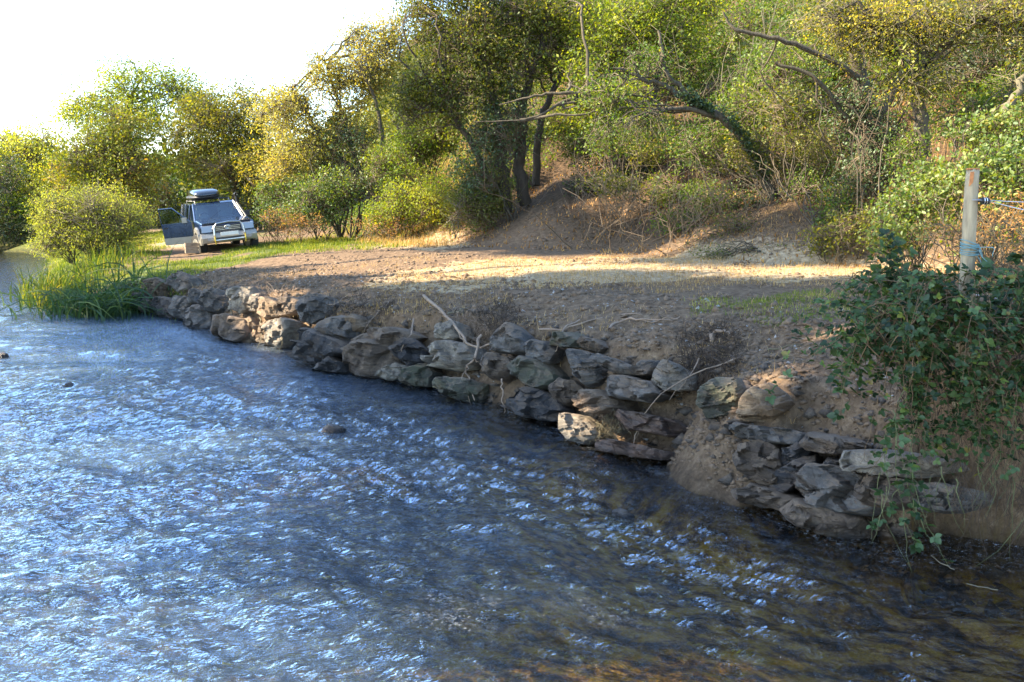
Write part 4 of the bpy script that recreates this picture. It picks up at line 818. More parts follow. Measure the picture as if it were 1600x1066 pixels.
cover('hillside_scrub', 12000, lambda x, y: (sdist(x, y, HT)[0] > 6) & (x > -.16*y) & (fbm(x, y, .3) > .4), (-10, 34), (22, 75), 'L_olive', .16, 2.2, 8, .3)
# far wood beyond the bend and over the hill top: one mass
cover('distant_wood', 4200, lambda x, y: (y > 56+.2*x) & (x < -14), (-75, -10), (52, 84), 'L_green', .5, 4.2, 8, .6)
cover('distant_scrub', 2500, lambda x, y: (y > 52) & (x < -5) & (x > -26), (-26, -5), (52, 70), 'L_olive', .35, 3.4, 8, .5)
# --- reeds
def reeds(label, px, n, L, lean, mat, w, seed, dirx=0):
    rr = np.random.default_rng(seed); root = None; c = np.array([onz(*p, 0.05)[:2] for p in px]); b = np.array([c[:, 0].mean(), c[:, 1].mean(), 0.])
    P = c[rr.integers(0, len(c), n)]+rr.normal(size=(n, 2))*.5; z = np.maximum(H(P[:, 0], P[:, 1]), -.1); Ls = L*rr.uniform(.5, 1.15, n); t = np.clip(rr.normal(size=n)*.22+.45, 0, 1)
    seg = 6; a = rr.normal(size=n)*.9+dirx; d = np.stack([np.cos(a), -np.abs(np.sin(a))*.5+.1, 0*a], 1)*np.sign(rr.random(n)-.45 if dirx == 0 else np.ones(n))[:, None]; sd = np.stack([-d[:, 1], d[:, 0], 0*a], 1)+rr.normal(size=(n, 3))*.5; sd /= np.linalg.norm(sd, axis=1)[:, None]
    le = lean*rr.uniform(.2, 1.6, n); rows = []
    for k in range(seg+1):
        f = k/seg; cc = np.column_stack([P, z])+d*(le*Ls*f**2)[:, None]+np.array([0, 0, 1])*(Ls*(f-le*.55*f**3))[:, None]; ww = (w*(1-f**2.5)+.002)
        rows += [cc-sd*ww*.5, cc+sd*ww*.5]
    V = np.stack(rows, 1).reshape(-1, 3); k2 = 2*(seg+1); bb = np.arange(n)[:, None]*k2; F = np.concatenate([bb+np.array([[2*k, 2*k+1, 2*k+3, 2*k+2]]) for k in range(seg)], 0)
    o = mesh_np('reed_clump', V-b, F, M[mat], attrs={'tint': ('FACE', 'FLOAT', np.tile(t, seg))}); o.location = b; return tag(o, label, 'reeds', 'clumps of reeds at the water edge')
reeds('upright yellowish reeds at the left tip of the reed bed', [(82,468),(95,472),(105,474),(92,462)], 380, 1.15, .4, 'L_reedy', .035, 1)
reeds('long blue-green sword leaves arching over the water beside the stone wall', [(130,486),(150,488),(172,488),(190,486),(160,478)], 520, 1.2, 1.2, 'L_reed', .04, 2)
reeds('short bright green reeds behind the arching sword leaves', [(130,452),(150,448),(175,440),(110,458)], 420, .7, .3, 'L_reedy', .03, 3)
# --- trees on the opposite bank, beyond the left of the picture, whose shade falls over the wall
SPOTS = [(1185,622,.36),(925,672,.36),(436,520,.62),(372,465,.55),(1300,520,.3),(425,460,.5),(1225,575,.3),(410,495,.55),(232,455,.4),(480,480,.3)]  # points kept sunlit: leaves along their sun rays are cut from the crowns
SPOTS = [(hit(u, v), q) for u, v, q in SPOTS]
def lit(C, m=0.0):
    k = np.ones(len(C), bool)
    for h_, q in SPOTS:
        w = C-h_; k &= np.linalg.norm(w-(w@TOSUN)[:, None]*TOSUN, axis=1) > q+m
    return k
def shade_tree(label, tx, ty, dist, rad, seed, proto=None, thick=1.0):
    """a tree standing so far towards the sun that its crown shades the ground around (tx, ty)"""
    h = np.array([TOSUN[0], TOSUN[1]]); h /= np.linalg.norm(h); p = np.array([tx, ty])+h*dist; zc = 1.0+dist*math.tan(SUN_EL)
    c = np.array([p[0], p[1], zc]); g = ground(p[0], p[1]); rr = np.random.default_rng(seed); root = thing('alder', (p[0], p[1], g), label, 'tree', 'trees on the opposite bank')
    b = np.array([p[0], p[1], g]); T = [(wob([b-[0, 0, .1], b+(c-b)*.5+rr.normal(size=3)*.3, c+[0, 0, rad*.6]], .08, 14, seed), np.linspace(.28, .05, 14))]
    V, F = tubes(T, 10); o = mesh_np('trunk', V-b, F, M['bark'], smooth=True); o.parent = root
    d = rr.normal(size=(1500, 3)); d /= np.linalg.norm(d, axis=1)[:, None]; q = c+d*np.array([rad, rad, rad*.9])*(rr.random(1500)**.45*(1+.3*n3(d*2+seed, 1.5)))[:, None]; q = q[n3(q, .9) > -.33]
    L = [(wob([c-[0, 0, rad*.4], (c+q[i])/2, q[i]], .05, 7, i), np.linspace(.07, .012, 7)) for i in range(0, len(q), 14) if lit(q[i:i+1], .4)[0]]; V, F = tubes(L, 4); o = mesh_np('branches', V-b, F, M['bark']); o.parent = root
    C = np.repeat(q, int(10*thick), 0); C = C+rr.normal(size=C.shape)*.28; C = C[lit(C)]; V, F, tt = leafverts(C, rr.uniform(.14, .26, len(C)), rr.random(len(C)), r=rr); o = mesh_np('crown', V-b, F, M['L_green'], attrs={'tint': ('FACE', 'FLOAT', tt)}); o.parent = root
SH = [(3.2,7.0,15.5,2.6),(2.2,10.2,16,2.5),(-.3,12.8,14.5,2.5),(4.5,13.6,18,2.2),(-3.4,15.6,14,2.4),(.8,16.2,17.5,1.8),(-6.6,18.6,13.5,2.3),(-8.9,22.2,13,2.2),(5.8,9.6,18,2.6),(-1.5,8.6,12.5,2.3),(-5.5,13.0,11,1.9),(1.0,27.0,24,1.9),(3.6,24.2,25,1.9),(6.4,19.8,26,1.9),(2.6,30.0,26,1.6)]
for i, (x, y, dd, rd) in enumerate(SH): shade_tree(['nearest','second','third','fourth','fifth','sixth','seventh','eighth','ninth','tenth','eleventh','twelfth','thirteenth','fourteenth','farthest'][i]+' leafy alder of the row on the opposite bank, left of the view', x, y, dd, rd, 60+i)
# ------------------------------------------------------------------ off-road car with its door open
def sim(name, col, rough, metal=0, coat=0, spec=.5):
    m, t, o = newmat(name); p = nd(t, 'ShaderNodeBsdfPrincipled', Roughness=rough, Metallic=metal); p.inputs['Coat Weight'].default_value = coat; p.inputs['Specular IOR Level'].default_value = spec
    vec, _ = coords(t); n = noise(t, 3, 5, .7, vec); t.links.new(ramp(t, n, [(.35, tuple(c*.8+.01 for c in col)), (.65, col)]), p.inputs['Base Color'])
    t.links.new(p.outputs[0], o.inputs[0]); return m
M['blue'] = sim('dark_blue_paint', (.012,.03,.075), .22, .3, 1.0); M['silver'] = sim('silver_beige_paint', (.34,.32,.27), .4, .35, .4)
M['chrome'] = sim('polished_steel', (.5,.5,.48), .3, 1.0); M['black'] = sim('black_plastic', (.012,.012,.013), .5); M['rubber'] = sim('tyre_rubber', (.02,.019,.018), .85)
M['glass'] = sim('tinted_glass', (.02,.035,.05), .06, 0, 1.0, 1.0); M['lamp'] = sim('lamp_glass', (.22,.24,.27), .2, .2, 1.0); M['seat'] = sim('beige_seat_cloth', (.45,.42,.34), .9)
M['plate'] = sim('number_plate', (.75,.75,.7), .5); M['boxlid'] = sim('glossy_roof_box', (.02,.028,.04), .12, .2, 1.0); M['yellow'] = sim('yellowed_reflector', (.6,.45,.05), .4)
mcl, t_, o_ = newmat('clear_glass'); a_ = nd(t_, 'ShaderNodeBsdfTransparent'); a_.inputs[0].default_value = (.55,.65,.72,1); g_ = nd(t_, 'ShaderNodeBsdfGlossy', Roughness=.05); x_ = nd(t_, 'ShaderNodeMixShader'); x_.inputs[0].default_value = .13
t_.links.new(a_.outputs[0], x_.inputs[1]); t_.links.new(g_.outputs[0], x_.inputs[2]); t_.links.new(x_.outputs[0], o_.inputs[0]); M['clear'] = mcl
car_head = np.array([.45, -.893]); fa = at(354, 388, 30.9); cc = np.array([fa[0], fa[1]])-car_head*1.32
zc = ground(cc[0], cc[1]); car = thing('off_road_car', (cc[0], cc[1], .86), 'dark blue and silver off-road car on the track, front door open, roof box on top', 'car')
CX = Matrix.Translation((cc[0], cc[1], .93)) @ Matrix.Rotation(math.atan2(car_head[1], car_head[0]), 4, 'Z') @ Matrix.Rotation(R(5.5), 4, 'X') @ Matrix.Rotation(R(-.5), 4, 'Y')
ROT = (Matrix.Rotation(math.atan2(car_head[1], car_head[0]), 4, 'Z') @ Matrix.Rotation(R(5.5), 4, 'X')).to_euler(); car.rotation_euler = ROT; car.scale = (1, 1, .95)
def part(name, bm, mat, parent=None, smooth=False, bev=0):
    if bev: bmesh.ops.bevel(bm, geom=[e for e in bm.edges if e.calc_face_angle(0) > .5], offset=bev, segments=2, affect='EDGES', profile=.6)
    bmesh.ops.recalc_face_normals(bm, faces=bm.faces); me = bpy.data.meshes.new(name); bm.to_mesh(me); bm.free(); me.materials.append(M[mat])
    if smooth: me.shade_smooth() if hasattr(me, 'shade_smooth') else None
    o = bpy.data.objects.new(name, me); COL.objects.link(o); o.parent = parent or car; return o
def prism(bm, prof, y0, y1, k0=1., k1=1.):
    """side outline (x,z) spun out between two y values"""
    a = [bm.verts.new((x, y0, z)) for x, z in prof]; b = [bm.verts.new((x, y1, z)) for x, z in prof]; n = len(prof)
    bm.faces.new(a); bm.faces.new(b[::-1])
    for i in range(n): bm.faces.new((a[i], b[i], b[(i+1) % n], a[(i+1) % n]))
def bar(bm, pts, r, n=8):
    V, F = tubes([(np.array(pts, float), r)], n); vs = [bm.verts.new(v) for v in V]
    for f in F: bm.faces.new([vs[i] for i in f])
def slab(bm, q, th):
    q = [Vector(p) for p in q]; nn = (q[1]-q[0]).cross(q[2]-q[0]).normalized()*th; a = [bm.verts.new(p+nn) for p in q]; b = [bm.verts.new(p-nn) for p in q]; n = len(q)
    bm.faces.new(a); bm.faces.new(b[::-1])
    for i in range(n): bm.faces.new((a[i], b[i], b[(i+1) % n], a[(i+1) % n]))
def arch(cx, r=.42, n=7): return [(cx+r*math.cos(a), .40+r*math.sin(a)) for a in np.linspace(math.pi, 0, n)]
bm = bmesh.new(); prism(bm, [(-2.1,.55)]+arch(-1.32)[0:]+arch(1.32)+[(2.05,.55),(2.10,.95),(1.95,1.06),(.92,1.16),(-2.08,1.14),(-2.14,.9)], -.83, .83); part('body', bm, 'blue', bev=.05)
bm = bmesh.new(); prism(bm, [(-2.16,.40)]+arch(-1.32,.40)+arch(1.32,.40)+[(2.16,.40),(2.2,.62),(2.12,.74)]+[(p[0], p[1]+.10) for p in arch(1.32,.46)[::-1]]+[(.8,.66),(-.8,.66)]+[(p[0], p[1]+.10) for p in arch(-1.32,.46)[::-1]]+[(-2.16,.74)], -.865, -.80); 
prism(bm, [(-2.16,.40)]+arch(-1.32,.40)+arch(1.32,.40)+[(2.16,.40),(2.2,.62),(2.12,.74)]+[(p[0], p[1]+.10) for p in arch(1.32,.46)[::-1]]+[(.8,.66),(-.8,.66)]+[(p[0], p[1]+.10) for p in arch(-1.32,.46)[::-1]]+[(-2.16,.74)], .80, .865); part('lower_cladding', bm, 'silver')
bm = bmesh.new(); prism(bm, [(2.0,.42),(2.24,.46),(2.28,.62),(2.2,.74),(2.0,.76)], -.84, .84); bu = part('front_bumper', bm, 'silver', bev=.05)
bm = bmesh.new(); prism(bm, [(2.22,.5),(2.30,.5),(2.30,.6),(2.22,.6)], -.42, .42); part('air_intake', bm, 'black', bu)
bm = bmesh.new(); slab(bm, [(.84,-.76,1.165),(.84,.76,1.165),(2.0,.74,1.07),(2.0,-.74,1.07)], .02); part('bonnet', bm, 'blue', bev=.015)
bm = bmesh.new(); prism(bm, [(2.08,.80),(2.13,.80),(2.09,1.0),(2.04,1.0)], -.40, .40); gr = part('grille', bm, 'black')
bm = bmesh.new()
for z in (.84,.89,.94): prism(bm, [(2.11,z),(2.145,z),(2.145,z+.012),(2.11,z+.012)], -.38, .38)
part('grille_bars', bm, 'chrome', gr)
for (ru, rv, rot) in ((.10,.065,0), (.06,.03,0), (.03,.06,0)):
    bm = bmesh.new(); bar(bm, [(2.155, ru*math.cos(a), .915+rv*math.sin(a)) for a in np.linspace(0, 2*math.pi, 17)], .010, 6); part('emblem_ring', bm, 'chrome', gr)
for s in (-1, 1):
    bm = bmesh.new(); prism(bm, [(1.93,.80),(2.13,.80),(2.10,1.0),(1.93,1.03)], s*.42, s*.80); part('headlight', bm, 'lamp', bev=.03)
    bm = bmesh.new(); prism(bm, [(2.2,.52),(2.30,.52),(2.30,.62),(2.2,.62)], s*.48, s*.68); part('fog_lamp', bm, 'lamp', bu, bev=.02)
bm = bmesh.new(); prism(bm, [(2.31,.66),(2.33,.66),(2.33,.77),(2.31,.77)], -.27, .27); pl = part('number_plate', bm, 'plate')
bm = bmesh.new(); bar(bm, [(2.30,-.45,.40),(2.34,-.46,.70),(2.30,-.44,.95),(2.27,-.36,1.06),(2.27,0,1.09),(2.27,.36,1.06),(2.30,.44,.95),(2.34,.46,.70),(2.30,.45,.40)], .027); part('bull_bar', bm, 'chrome')
bm = bmesh.new(); bar(bm, [(2.33,-.45,.53),(2.35,0,.53),(2.33,.45,.53)], .025); part('bull_bar_crosspiece', bm, 'chrome')
for s in (-1, 1):
    bm = bmesh.new(); bar(bm, [(2.33,s*.455,.40),(2.375,s*.465,.52),(2.375,s*.465,.66)], .022); part('bar_pad', bm, 'yellow')
# cabin
bm = bmesh.new(); prism(bm, [(.20,1.66),(.05,1.71),(-1.95,1.70),(-2.0,1.65)], -.64, .64); roof = part('roof', bm, 'blue', bev=.03)
def P3(x, y, z): return (x, y, z)
for s in (-1, 1):
    sil = 'silver' if s < 0 else 'blue'
    for nm, a, b, r in (('windscreen_pillar', (.90,s*.76,1.14), (.16,s*.65,1.68), .035), ('door_pillar', (-.28,s*.78,1.12), (-.32,s*.66,1.67), .04), ('rear_door_pillar', (-1.2,s*.78,1.12), (-1.2,s*.66,1.67), .045), ('tail_pillar', (-2.02,s*.77,1.12), (-1.95,s*.65,1.66), .06)):
        bm = bmesh.new(); bar(bm, [a, b], r, 6); part(nm, bm, 'blue')
    for nm, x0, x1 in (('front_window', .80, -.30), ('rear_door_window', -.32, -1.18), ('tail_window', -1.24, -1.98)):
        if s < 0 and nm == 'front_window': continue
        bm = bmesh.new(); xt = .16 if nm == 'front_window' else x0; slab(bm, [(x0,s*.785,1.14),(x1,s*.785,1.14),(x1,s*.665,1.66),(xt,s*.665,1.66)], .006); part(nm, bm, 'glass' if s > 0 else 'clear')
bm = bmesh.new(); slab(bm, [(.89,-.74,1.15),(.89,.74,1.15),(.17,.63,1.67),(.17,-.63,1.67)], .006); part('windscreen', bm, 'clear')
bm = bmesh.new(); slab(bm, [(-2.05,-.74,1.14),(-2.05,.74,1.14),(-1.98,.63,1.66),(-1.98,-.63,1.66)], .006); part('rear_window', bm, 'clear')
bm = bmesh.new(); prism(bm, [(.85,1.0),(.85,1.18),(.45,1.2),(.40,1.0)], -.74, .74); part('dashboard', bm, 'black')
bm = bmesh.new(); slab(bm, [(.78,-.832,.5),(-.26,-.832,.5),(-.28,-.832,1.12),(.80,-.832,1.12)], .006); part('opening_shade_panel', bm, 'black')  # black sheet on the uncut body side, standing in for the shaded opening
for y in (-.38, .38):
    bm = bmesh.new(); prism(bm, [(.05,1.05),(-.08,1.05),(-.24,1.45),(-.14,1.48),(-.05,1.3)], y-.22, y+.22); st = part('seat_back', bm, 'seat', bev=.03)
    bm = bmesh.new(); prism(bm, [(-.14,1.47),(-.24,1.47),(-.28,1.62),(-.18,1.63)], y-.13, y+.13); part('headrest', bm, 'seat', st, bev=.02)
bm = bmesh.new(); prism(bm, [(-1.0,1.02),(-1.15,1.02),(-1.28,1.5),(-1.18,1.52)], -.6, .6); part('rear_bench', bm, 'seat', bev=.03)
bm = bmesh.new(); bar(bm, [(.42, -.38+.17*math.cos(a), 1.2+.17*math.sin(a)) for a in np.linspace(0, 6.28, 17)], .015, 6); part('steering_wheel', bm, 'black')
for s in (-1, 1):
    bm = bmesh.new(); prism(bm, [(.62,1.16),(.70,1.16),(.70,1.33),(.62,1.33)], s*.86, s*1.03)
    if s > 0: part('wing_mirror', bm, 'black', bev=.02)
    else: bm.free()
    bm = bmesh.new(); bar(bm, [(.0,s*.55,1.71),(-.05,s*.55,1.78),(-1.75,s*.55,1.78),(-1.8,s*.55,1.71)], .018); part('roof_rail', bm, 'silver')
for x in (-.2, -1.2):
    bm = bmesh.new(); bar(bm, [(x,-.6,1.80),(x,.6,1.80)], .018); part('roof_bar', bm, 'black')
bm = bmesh.new(); bar(bm, [(1.2,.80,1.05),(.9,.86,1.15),(.25,.74,1.62),(.22,.74,1.86),(.26,.74,1.9)], .04); bar(bm, [(.18,.74,1.90),(.34,.74,1.90)], .06); part('air_snorkel', bm, 'black')
bm = bmesh.new(); bar(bm, [(.95,-.7,1.10),(1.05,-.80,1.12)], .01); bar(bm, [(.86,-.3,1.17),(.5,.15,1.42)], .01); part('wiper', bm, 'black')
# roof box
def ring_loft(bm, secs):
    prev = None
    for (x, hw, z0, z1) in secs:
        n = 16; r = [bm.verts.new((x+BXS, BOXY+hw*np.sign(math.cos(a))*abs(math.cos(a))**.55, (z0+z1)/2+(z1-z0)/2*np.sign(math.sin(a))*abs(math.sin(a))**.7)) for a in np.linspace(0, 2*math.pi, n, endpoint=False)]
        if prev:
            for i in range(n): bm.faces.new((prev[i], prev[(i+1) % n], r[(i+1) % n], r[i]))
        else: bm.faces.new(r)
        prev = r
    bm.faces.new(prev[::-1])
BOXY = -.12
BXS = -.4
bm = bmesh.new(); ring_loft(bm, [(.45,.25,1.93,1.99),(.35,.38,1.90,2.08),(.0,.43,1.89,2.16),(-.7,.44,1.89,2.2),(-1.3,.42,1.89,2.18),(-1.5,.3,1.91,2.1)]); rb = part('roof_box', bm, 'boxlid', smooth=True)
bm = bmesh.new(); ring_loft(bm, [(.42,.27,1.86,1.93),(.33,.40,1.83,1.97),(-.7,.452,1.82,1.97),(-1.32,.44,1.82,1.97),(-1.5,.32,1.85,1.95)]); part('box_base', bm, 'black', rb, smooth=True)
# wheels
for (x, y, st) in ((1.32,-.80,14),(1.32,.80,14),(-1.32,-.80,0),(-1.32,.80,0)):
    def wheel(rad, w, mat, par=None, nm='wheel'):
        bm = bmesh.new(); prof = [(rad*.6,-w),(rad*.95,-w),(rad,-w*.75),(rad,w*.75),(rad*.95,w),(rad*.6,w)]; N = 28; rings = []
        for k in range(N):
            a = 2*math.pi*k/N; rings.append([bm.verts.new((r*math.cos(a), yy, r*math.sin(a))) for r, yy in prof])
        for k in range(N):
            for j in range(len(prof)-1): bm.faces.new((rings[k][j], rings[k][j+1], rings[(k+1) % N][j+1], rings[(k+1) % N][j]))
            if False: pass
        bm.faces.new([rings[k][0] for k in range(N)]); bm.faces.new([rings[k][-1] for k in range(N)][::-1]); return part(nm, bm, mat, par)
    wl = wheel(.365, .115, 'rubber'); wl.location = (x, y, .365); wl.rotation_euler = (0, 0, R(st))
    rm = wheel(.23, .122, 'silver', wl, 'rim')
# open door, hinged just behind the front wheel on the driver's side; local frame: x back along the door, z up
dr = bpy.data.objects.new('door', None); 
bm = bmesh.new(); prism(bm, [(0,.62),(1.02,.62),(1.06,1.13),(0,1.15)], -.035, .035); door = part('door', bm, 'blue', bev=.012); bpy.data.objects.remove(dr)
door.location = (.80, -.86, 0); door.rotation_euler = (0, 0, R(180+72)); door.scale = (.88, 1, 1)
bm = bmesh.new(); prism(bm, [(.02,.43),(1.0,.43),(1.03,.66),(.01,.66)], -.05, .045); part('door_cladding', bm, 'silver', door, bev=.01)
bm = bmesh.new(); bar(bm, [(.05,0,1.15),(.62,.04,1.64),(1.08,.04,1.64),(1.06,0,1.13)], .025, 6); part('window_frame', bm, 'blue', door)
bm = bmesh.new(); slab(bm, [(.05,0,1.14),(.62,.04,1.63),(1.06,.04,1.63),(1.05,0,1.13)], .004); part('window_pane', bm, 'clear', door)
bm = bmesh.new(); prism(bm, [(.12,1.13),(.30,1.13),(.30,1.3),(.14,1.3)], .05, .2); part('wing_mirror', bm, 'silver', door, bev=.02)
bm = bmesh.new(); prism(bm, [(.85,.98),(.98,.98),(.98,1.02),(.85,1.02)], .03, .06); part('door_handle', bm, 'black', door)
# small crate on the ground under the open door
M['crate'] = prin('weathered_wood', (.25,.19,.13), .85, .005, 40, var=.4)
cb = at(300, 393, 30.0); cb[2] = ground(cb[0], cb[1]); crate = thing('crate', cb, 'small weathered wooden crate on the ground beneath the open car door', 'crate'); crate.rotation_euler = (0, 0, R(25))
for s in (-1, 1):
    for k in range(3):
        bm = bmesh.new(); z = .03+k*.11; prism(bm, [(-.2,z),(.2,z),(.2,z+.09),(-.2,z+.09)], s*.14-.008, s*.14+.008); part('board', bm, 'crate', crate)
        bm = bmesh.new(); prism(bm, [(s*.195-.008,z),(s*.195+.008,z),(s*.195+.008,z+.09),(s*.195-.008,z+.09)], -.13, .13); part('board', bm, 'crate', crate)
bm = bmesh.new(); prism(bm, [(-.185,.02),(.185,.02),(.185,.035),(-.185,.035)], -.13, .13); part('base', bm, 'crate', crate)

# ------------------------------------------------------------------ fence post, insulator, twine, wires
M['post'] = prin('weathered_post', (.38,.31,.20), .85, .006, 30, var=.45, vscale=6, stretch=(4,4,.7)); M['wound'] = prin('fresh_split_wood', (.5,.2,.07), .8, .006, 50, var=.4, vscale=20)
M['twine'] = prin('blue_twine', (.16,.30,.32), .8, 0, var=.3); M['wire'] = sim('fence_wire', (.75,.75,.75), .35, .9)
pt = at(1519, 266, 6.6); pb = at(1510, 505, 6.6); post = thing('fence_post', (pb[0], pb[1], pb[2]-.6), 'weathered round wooden fence post with a split orange top standing in the brambles', 'fence post'); po = np.array(post.location)
N = 18; rings = []; bm = bmesh.new(); rr = np.random.default_rng(2); nl = 26
for k in range(nl):
    f = k/(nl-1); c = (pb-[0, 0, .6])*(1-f)+pt*f; r = .049-.005*f; row = []
    for j in range(N):
        a = 2*math.pi*j/N; q = np.array([math.cos(a), math.sin(a), 0]); rad = r*(1+.05*math.sin(3*a+f*2)+.03*rr.normal()*.6); p = c+q*rad
        if f > .86: p[0] = max(p[0], c[0]-r*(1-(f-.86)*3.0))   # a slice split off the left of the top
        if k == nl-1: p[2] += .012*rr.normal()
        row.append(bm.verts.new(p-po))
    rings.append(row)
for k in range(nl-1):
    for j in range(N): bm.faces.new((rings[k][j], rings[k][(j+1) % N], rings[k+1][(j+1) % N], rings[k+1][j]))
bm.faces.new(rings[-1]); sh = part('shaft', bm, 'post', post, smooth=True)
bm = bmesh.new(); w0 = pt+np.array([-.022, -.043, -.012]); slab(bm, [tuple(w0-po+np.array(q)) for q in ((-.012,-.004,0),(.012,-.010,0),(.008,-.011,-.07),(-.014,-.004,-.10))], .004); part('split', bm, 'wound', post)
bm = bmesh.new(); slab(bm, [tuple(pt-po+np.array([.046*math.cos(a)+.004, .045*math.sin(a), .008])) for a in np.linspace(0, 6.28, 9)[:-1]], .004); part('top_face', bm, 'wound', post)
ip = at(1530, 314, 6.55); bm = bmesh.new(); bar(bm, [tuple(ip-po+np.array(q)) for q in ((-.01,0,.004),(.01,-.01,.004),(.03,-.012,0),(.055,-.012,-.004),(.066,-.012,-.006))], np.array([.010,.018,.024,.022,.010]), 10); ins = part('insulator', bm, 'black', post, smooth=True)
bm = bmesh.new(); bar(bm, [tuple(ip-po+np.array(q)) for q in ((-.07,-.05,.006),(-.03,-.06,.006),(0,-.03,.004))], .0035, 5); bar(bm, [tuple(ip-po+np.array([.008+.016*k, -.012, 0])+np.array([0, .024*math.cos(a), .024*math.sin(a)])) for k in (1, 2) for a in np.linspace(0, 6.28, 9)], .003, 4); part('wire_tie', bm, 'wire', post)
tw = []
for k in range(9):
    v = 380+k*2.2+rr.normal()*1.5; c = at(1515, v, 6.6); sl = rr.normal()*.02; tw.append((np.array([c-po+np.array([.06*math.cos(a), .06*math.sin(a), sl*math.cos(a+k)]) for a in np.linspace(0, 6.28, 14)]), .0032))
for k in range(4):
    c = at(1520, 386, 6.6)+np.array([.02, -.06, 0])-po; tw.append((wob([c, c+rr.normal(size=3)*.04+np.array([.03, -.01, -.03]), c+rr.normal(size=3)*.05+np.array([.04, 0, -.08])], .004, 6, k), .0028))
V, F = tubes(tw, 5); o = mesh_np('twine', V, F, M['twine']); o.parent = post
for lb, a, b in (('upper bright fence wire running right from the black insulator', (1543,313,6.55), (1760,309,5.2)), ('lower fence wire sloping down to the right from the black insulator', (1543,314,6.54), (1760,352,5.3))):
    A = at(*a); B = at(*b); P = np.array([A+(B-A)*f-np.array([0, 0, .02*math.sin(math.pi*f)]) for f in np.linspace(0, 1, 12)]); V, F = tubes([(P, .0028)], 5); o = mesh_np('fence_wire', V-A, F, M['wire'], smooth=True); o.location = A; tag(o, lb, 'wire', 'fence wires')

# ------------------------------------------------------------------ shaded brambles in the foreground right
def canes(name, label, cat, paths, leafn, L, seed, mat='L_fore', r=.0035, group=None, jitter=.05, reps=1, tri=True, cmat='cane'):
    """paths: lists of (u,v,Y); leaves grow in threes at nodes along each cane"""
    rr = np.random.default_rng(seed); b = at(*paths[0][0]); root = thing(name, b, label, cat, group); T = []; C = []; AX = []; S_ = []; tt = []
    for pi, p in enumerate(paths):
        for k in range(reps):
            Q = np.array([at(*q) for q in p]); Q = Q+rr.normal(size=Q.shape)*jitter*np.linspace(.5, 1.3, len(Q))[:, None]; n = 14; Q = wob(Q, .006, n, seed*131+pi*17+k); T.append((Q, np.linspace(r*1.2, r*.4, n)))
            for j in range(leafn):
                f = rr.uniform(.12, 1)*(n-1.01); i = int(f); c = Q[i]+(Q[i+1]-Q[i])*(f-i); t = rr.random(); d = rr.normal(size=3); d[2] = d[2]*.5-.1; d[1] -= .25; d /= np.linalg.norm(d); e = c+d*rr.uniform(.02, .06)
                T.append((np.array([c, (c+e)/2+[0, 0, .006], e]), .0012)); nn = np.array([rr.normal()*.5, -.45+rr.normal()*.4, .8]); nn -= d*(nn@d); nn /= np.linalg.norm(nn); s = np.cross(d, nn); l = L*rr.uniform(.65, 1.25)
                for a, k2 in ((0, 1.1), (1.25, .85), (-1.25, .85)) if tri else ((0, 1),):
                    ax = d*math.cos(a)+s*math.sin(a); C.append(e); AX.append((ax, nn)); S_.append(l*k2); tt.append(min(1, t*.85+rr.random()*.15))
    V, F = tubes(T, 4); o = mesh_np('canes', V-b, F, M[cmat]); o.parent = root
    C = np.array(C); ax = np.array([a for a, _ in AX]); nn = np.array([q for _, q in AX])+rr.normal(size=ax.shape)*.25; nn -= ax*(nn*ax).sum(1)[:, None]; nn /= np.linalg.norm(nn, axis=1)[:, None]; sd = np.cross(ax, nn); S1 = np.array(S_)[:, None]; w = .36
    prof = [(0.02,.0,0),(.22,.75,.05),(.5,1.,.07),(.78,.62,.03),(1.0,0,-.08)]
    VV = [C+S1*(q[0]*ax-.02*nn) for q in prof]                    # midrib
    VL = [C+S1*(q[0]*ax+w*q[1]*sd+q[2]*nn*1.6) for q in prof[1:4]]; VR = [C+S1*(q[0]*ax-w*q[1]*sd+q[2]*nn*1.6) for q in prof[1:4]]
    V = np.stack(VV+VL+VR, 1).reshape(-1, 3); bb = np.arange(len(C))[:, None]*11
    tri_ = np.concatenate([bb+np.array([[0,5,1]]), bb+np.array([[3,7,4]]), bb+np.array([[0,1,8]]), bb+np.array([[3,4,10]])]); qd = np.concatenate([bb+np.array([[1,5,6,2]]), bb+np.array([[2,6,7,3]]), bb+np.array([[1,2,9,8]]), bb+np.array([[2,3,10,9]])])
    o = mesh_np('leaves', V-b, [tri_, qd], M[mat], attrs={'tint': ('FACE', 'FLOAT', np.tile(np.array(tt), 8))}); o.parent = root; return root
M['cane'] = prin('bramble_cane', (.16,.10,.05), .8, 0, var=.5, vscale=12); M['canegreen'] = prin('green_cane', (.11,.125,.045), .7, 0, var=.4, vscale=12)
rs = np.random.default_rng(12)
def rp(u0, u1, v0, v1, n, dv, Y0=6.4, Y1=7.6, du=70):
    out = []
    for k in range(n):
        u = rs.uniform(u0, u1); v = rs.uniform(v0, v1); Y_ = rs.uniform(Y0, Y1); du_ = rs.normal()*du; out.append([(u, v, Y_), (u+du_*.35, v-dv*.6-rs.random()*30, Y_-.1), (u+du_*.8, v-dv*.5, Y_-.2), (u+du_*1.2, v+dv*.3, Y_-.3)])
    return out
BG = 'brambles hanging over the near end of the bank'
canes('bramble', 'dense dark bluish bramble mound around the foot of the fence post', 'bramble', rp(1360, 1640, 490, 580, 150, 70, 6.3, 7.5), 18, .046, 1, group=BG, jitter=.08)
canes('bramble', 'left shoulder of the shaded bramble mound spilling over the earth slope', 'bramble', rp(1340, 1450, 470, 580, 46, 40, 6.7, 7.6, 45), 12, .046, 2, group=BG, jitter=.06)
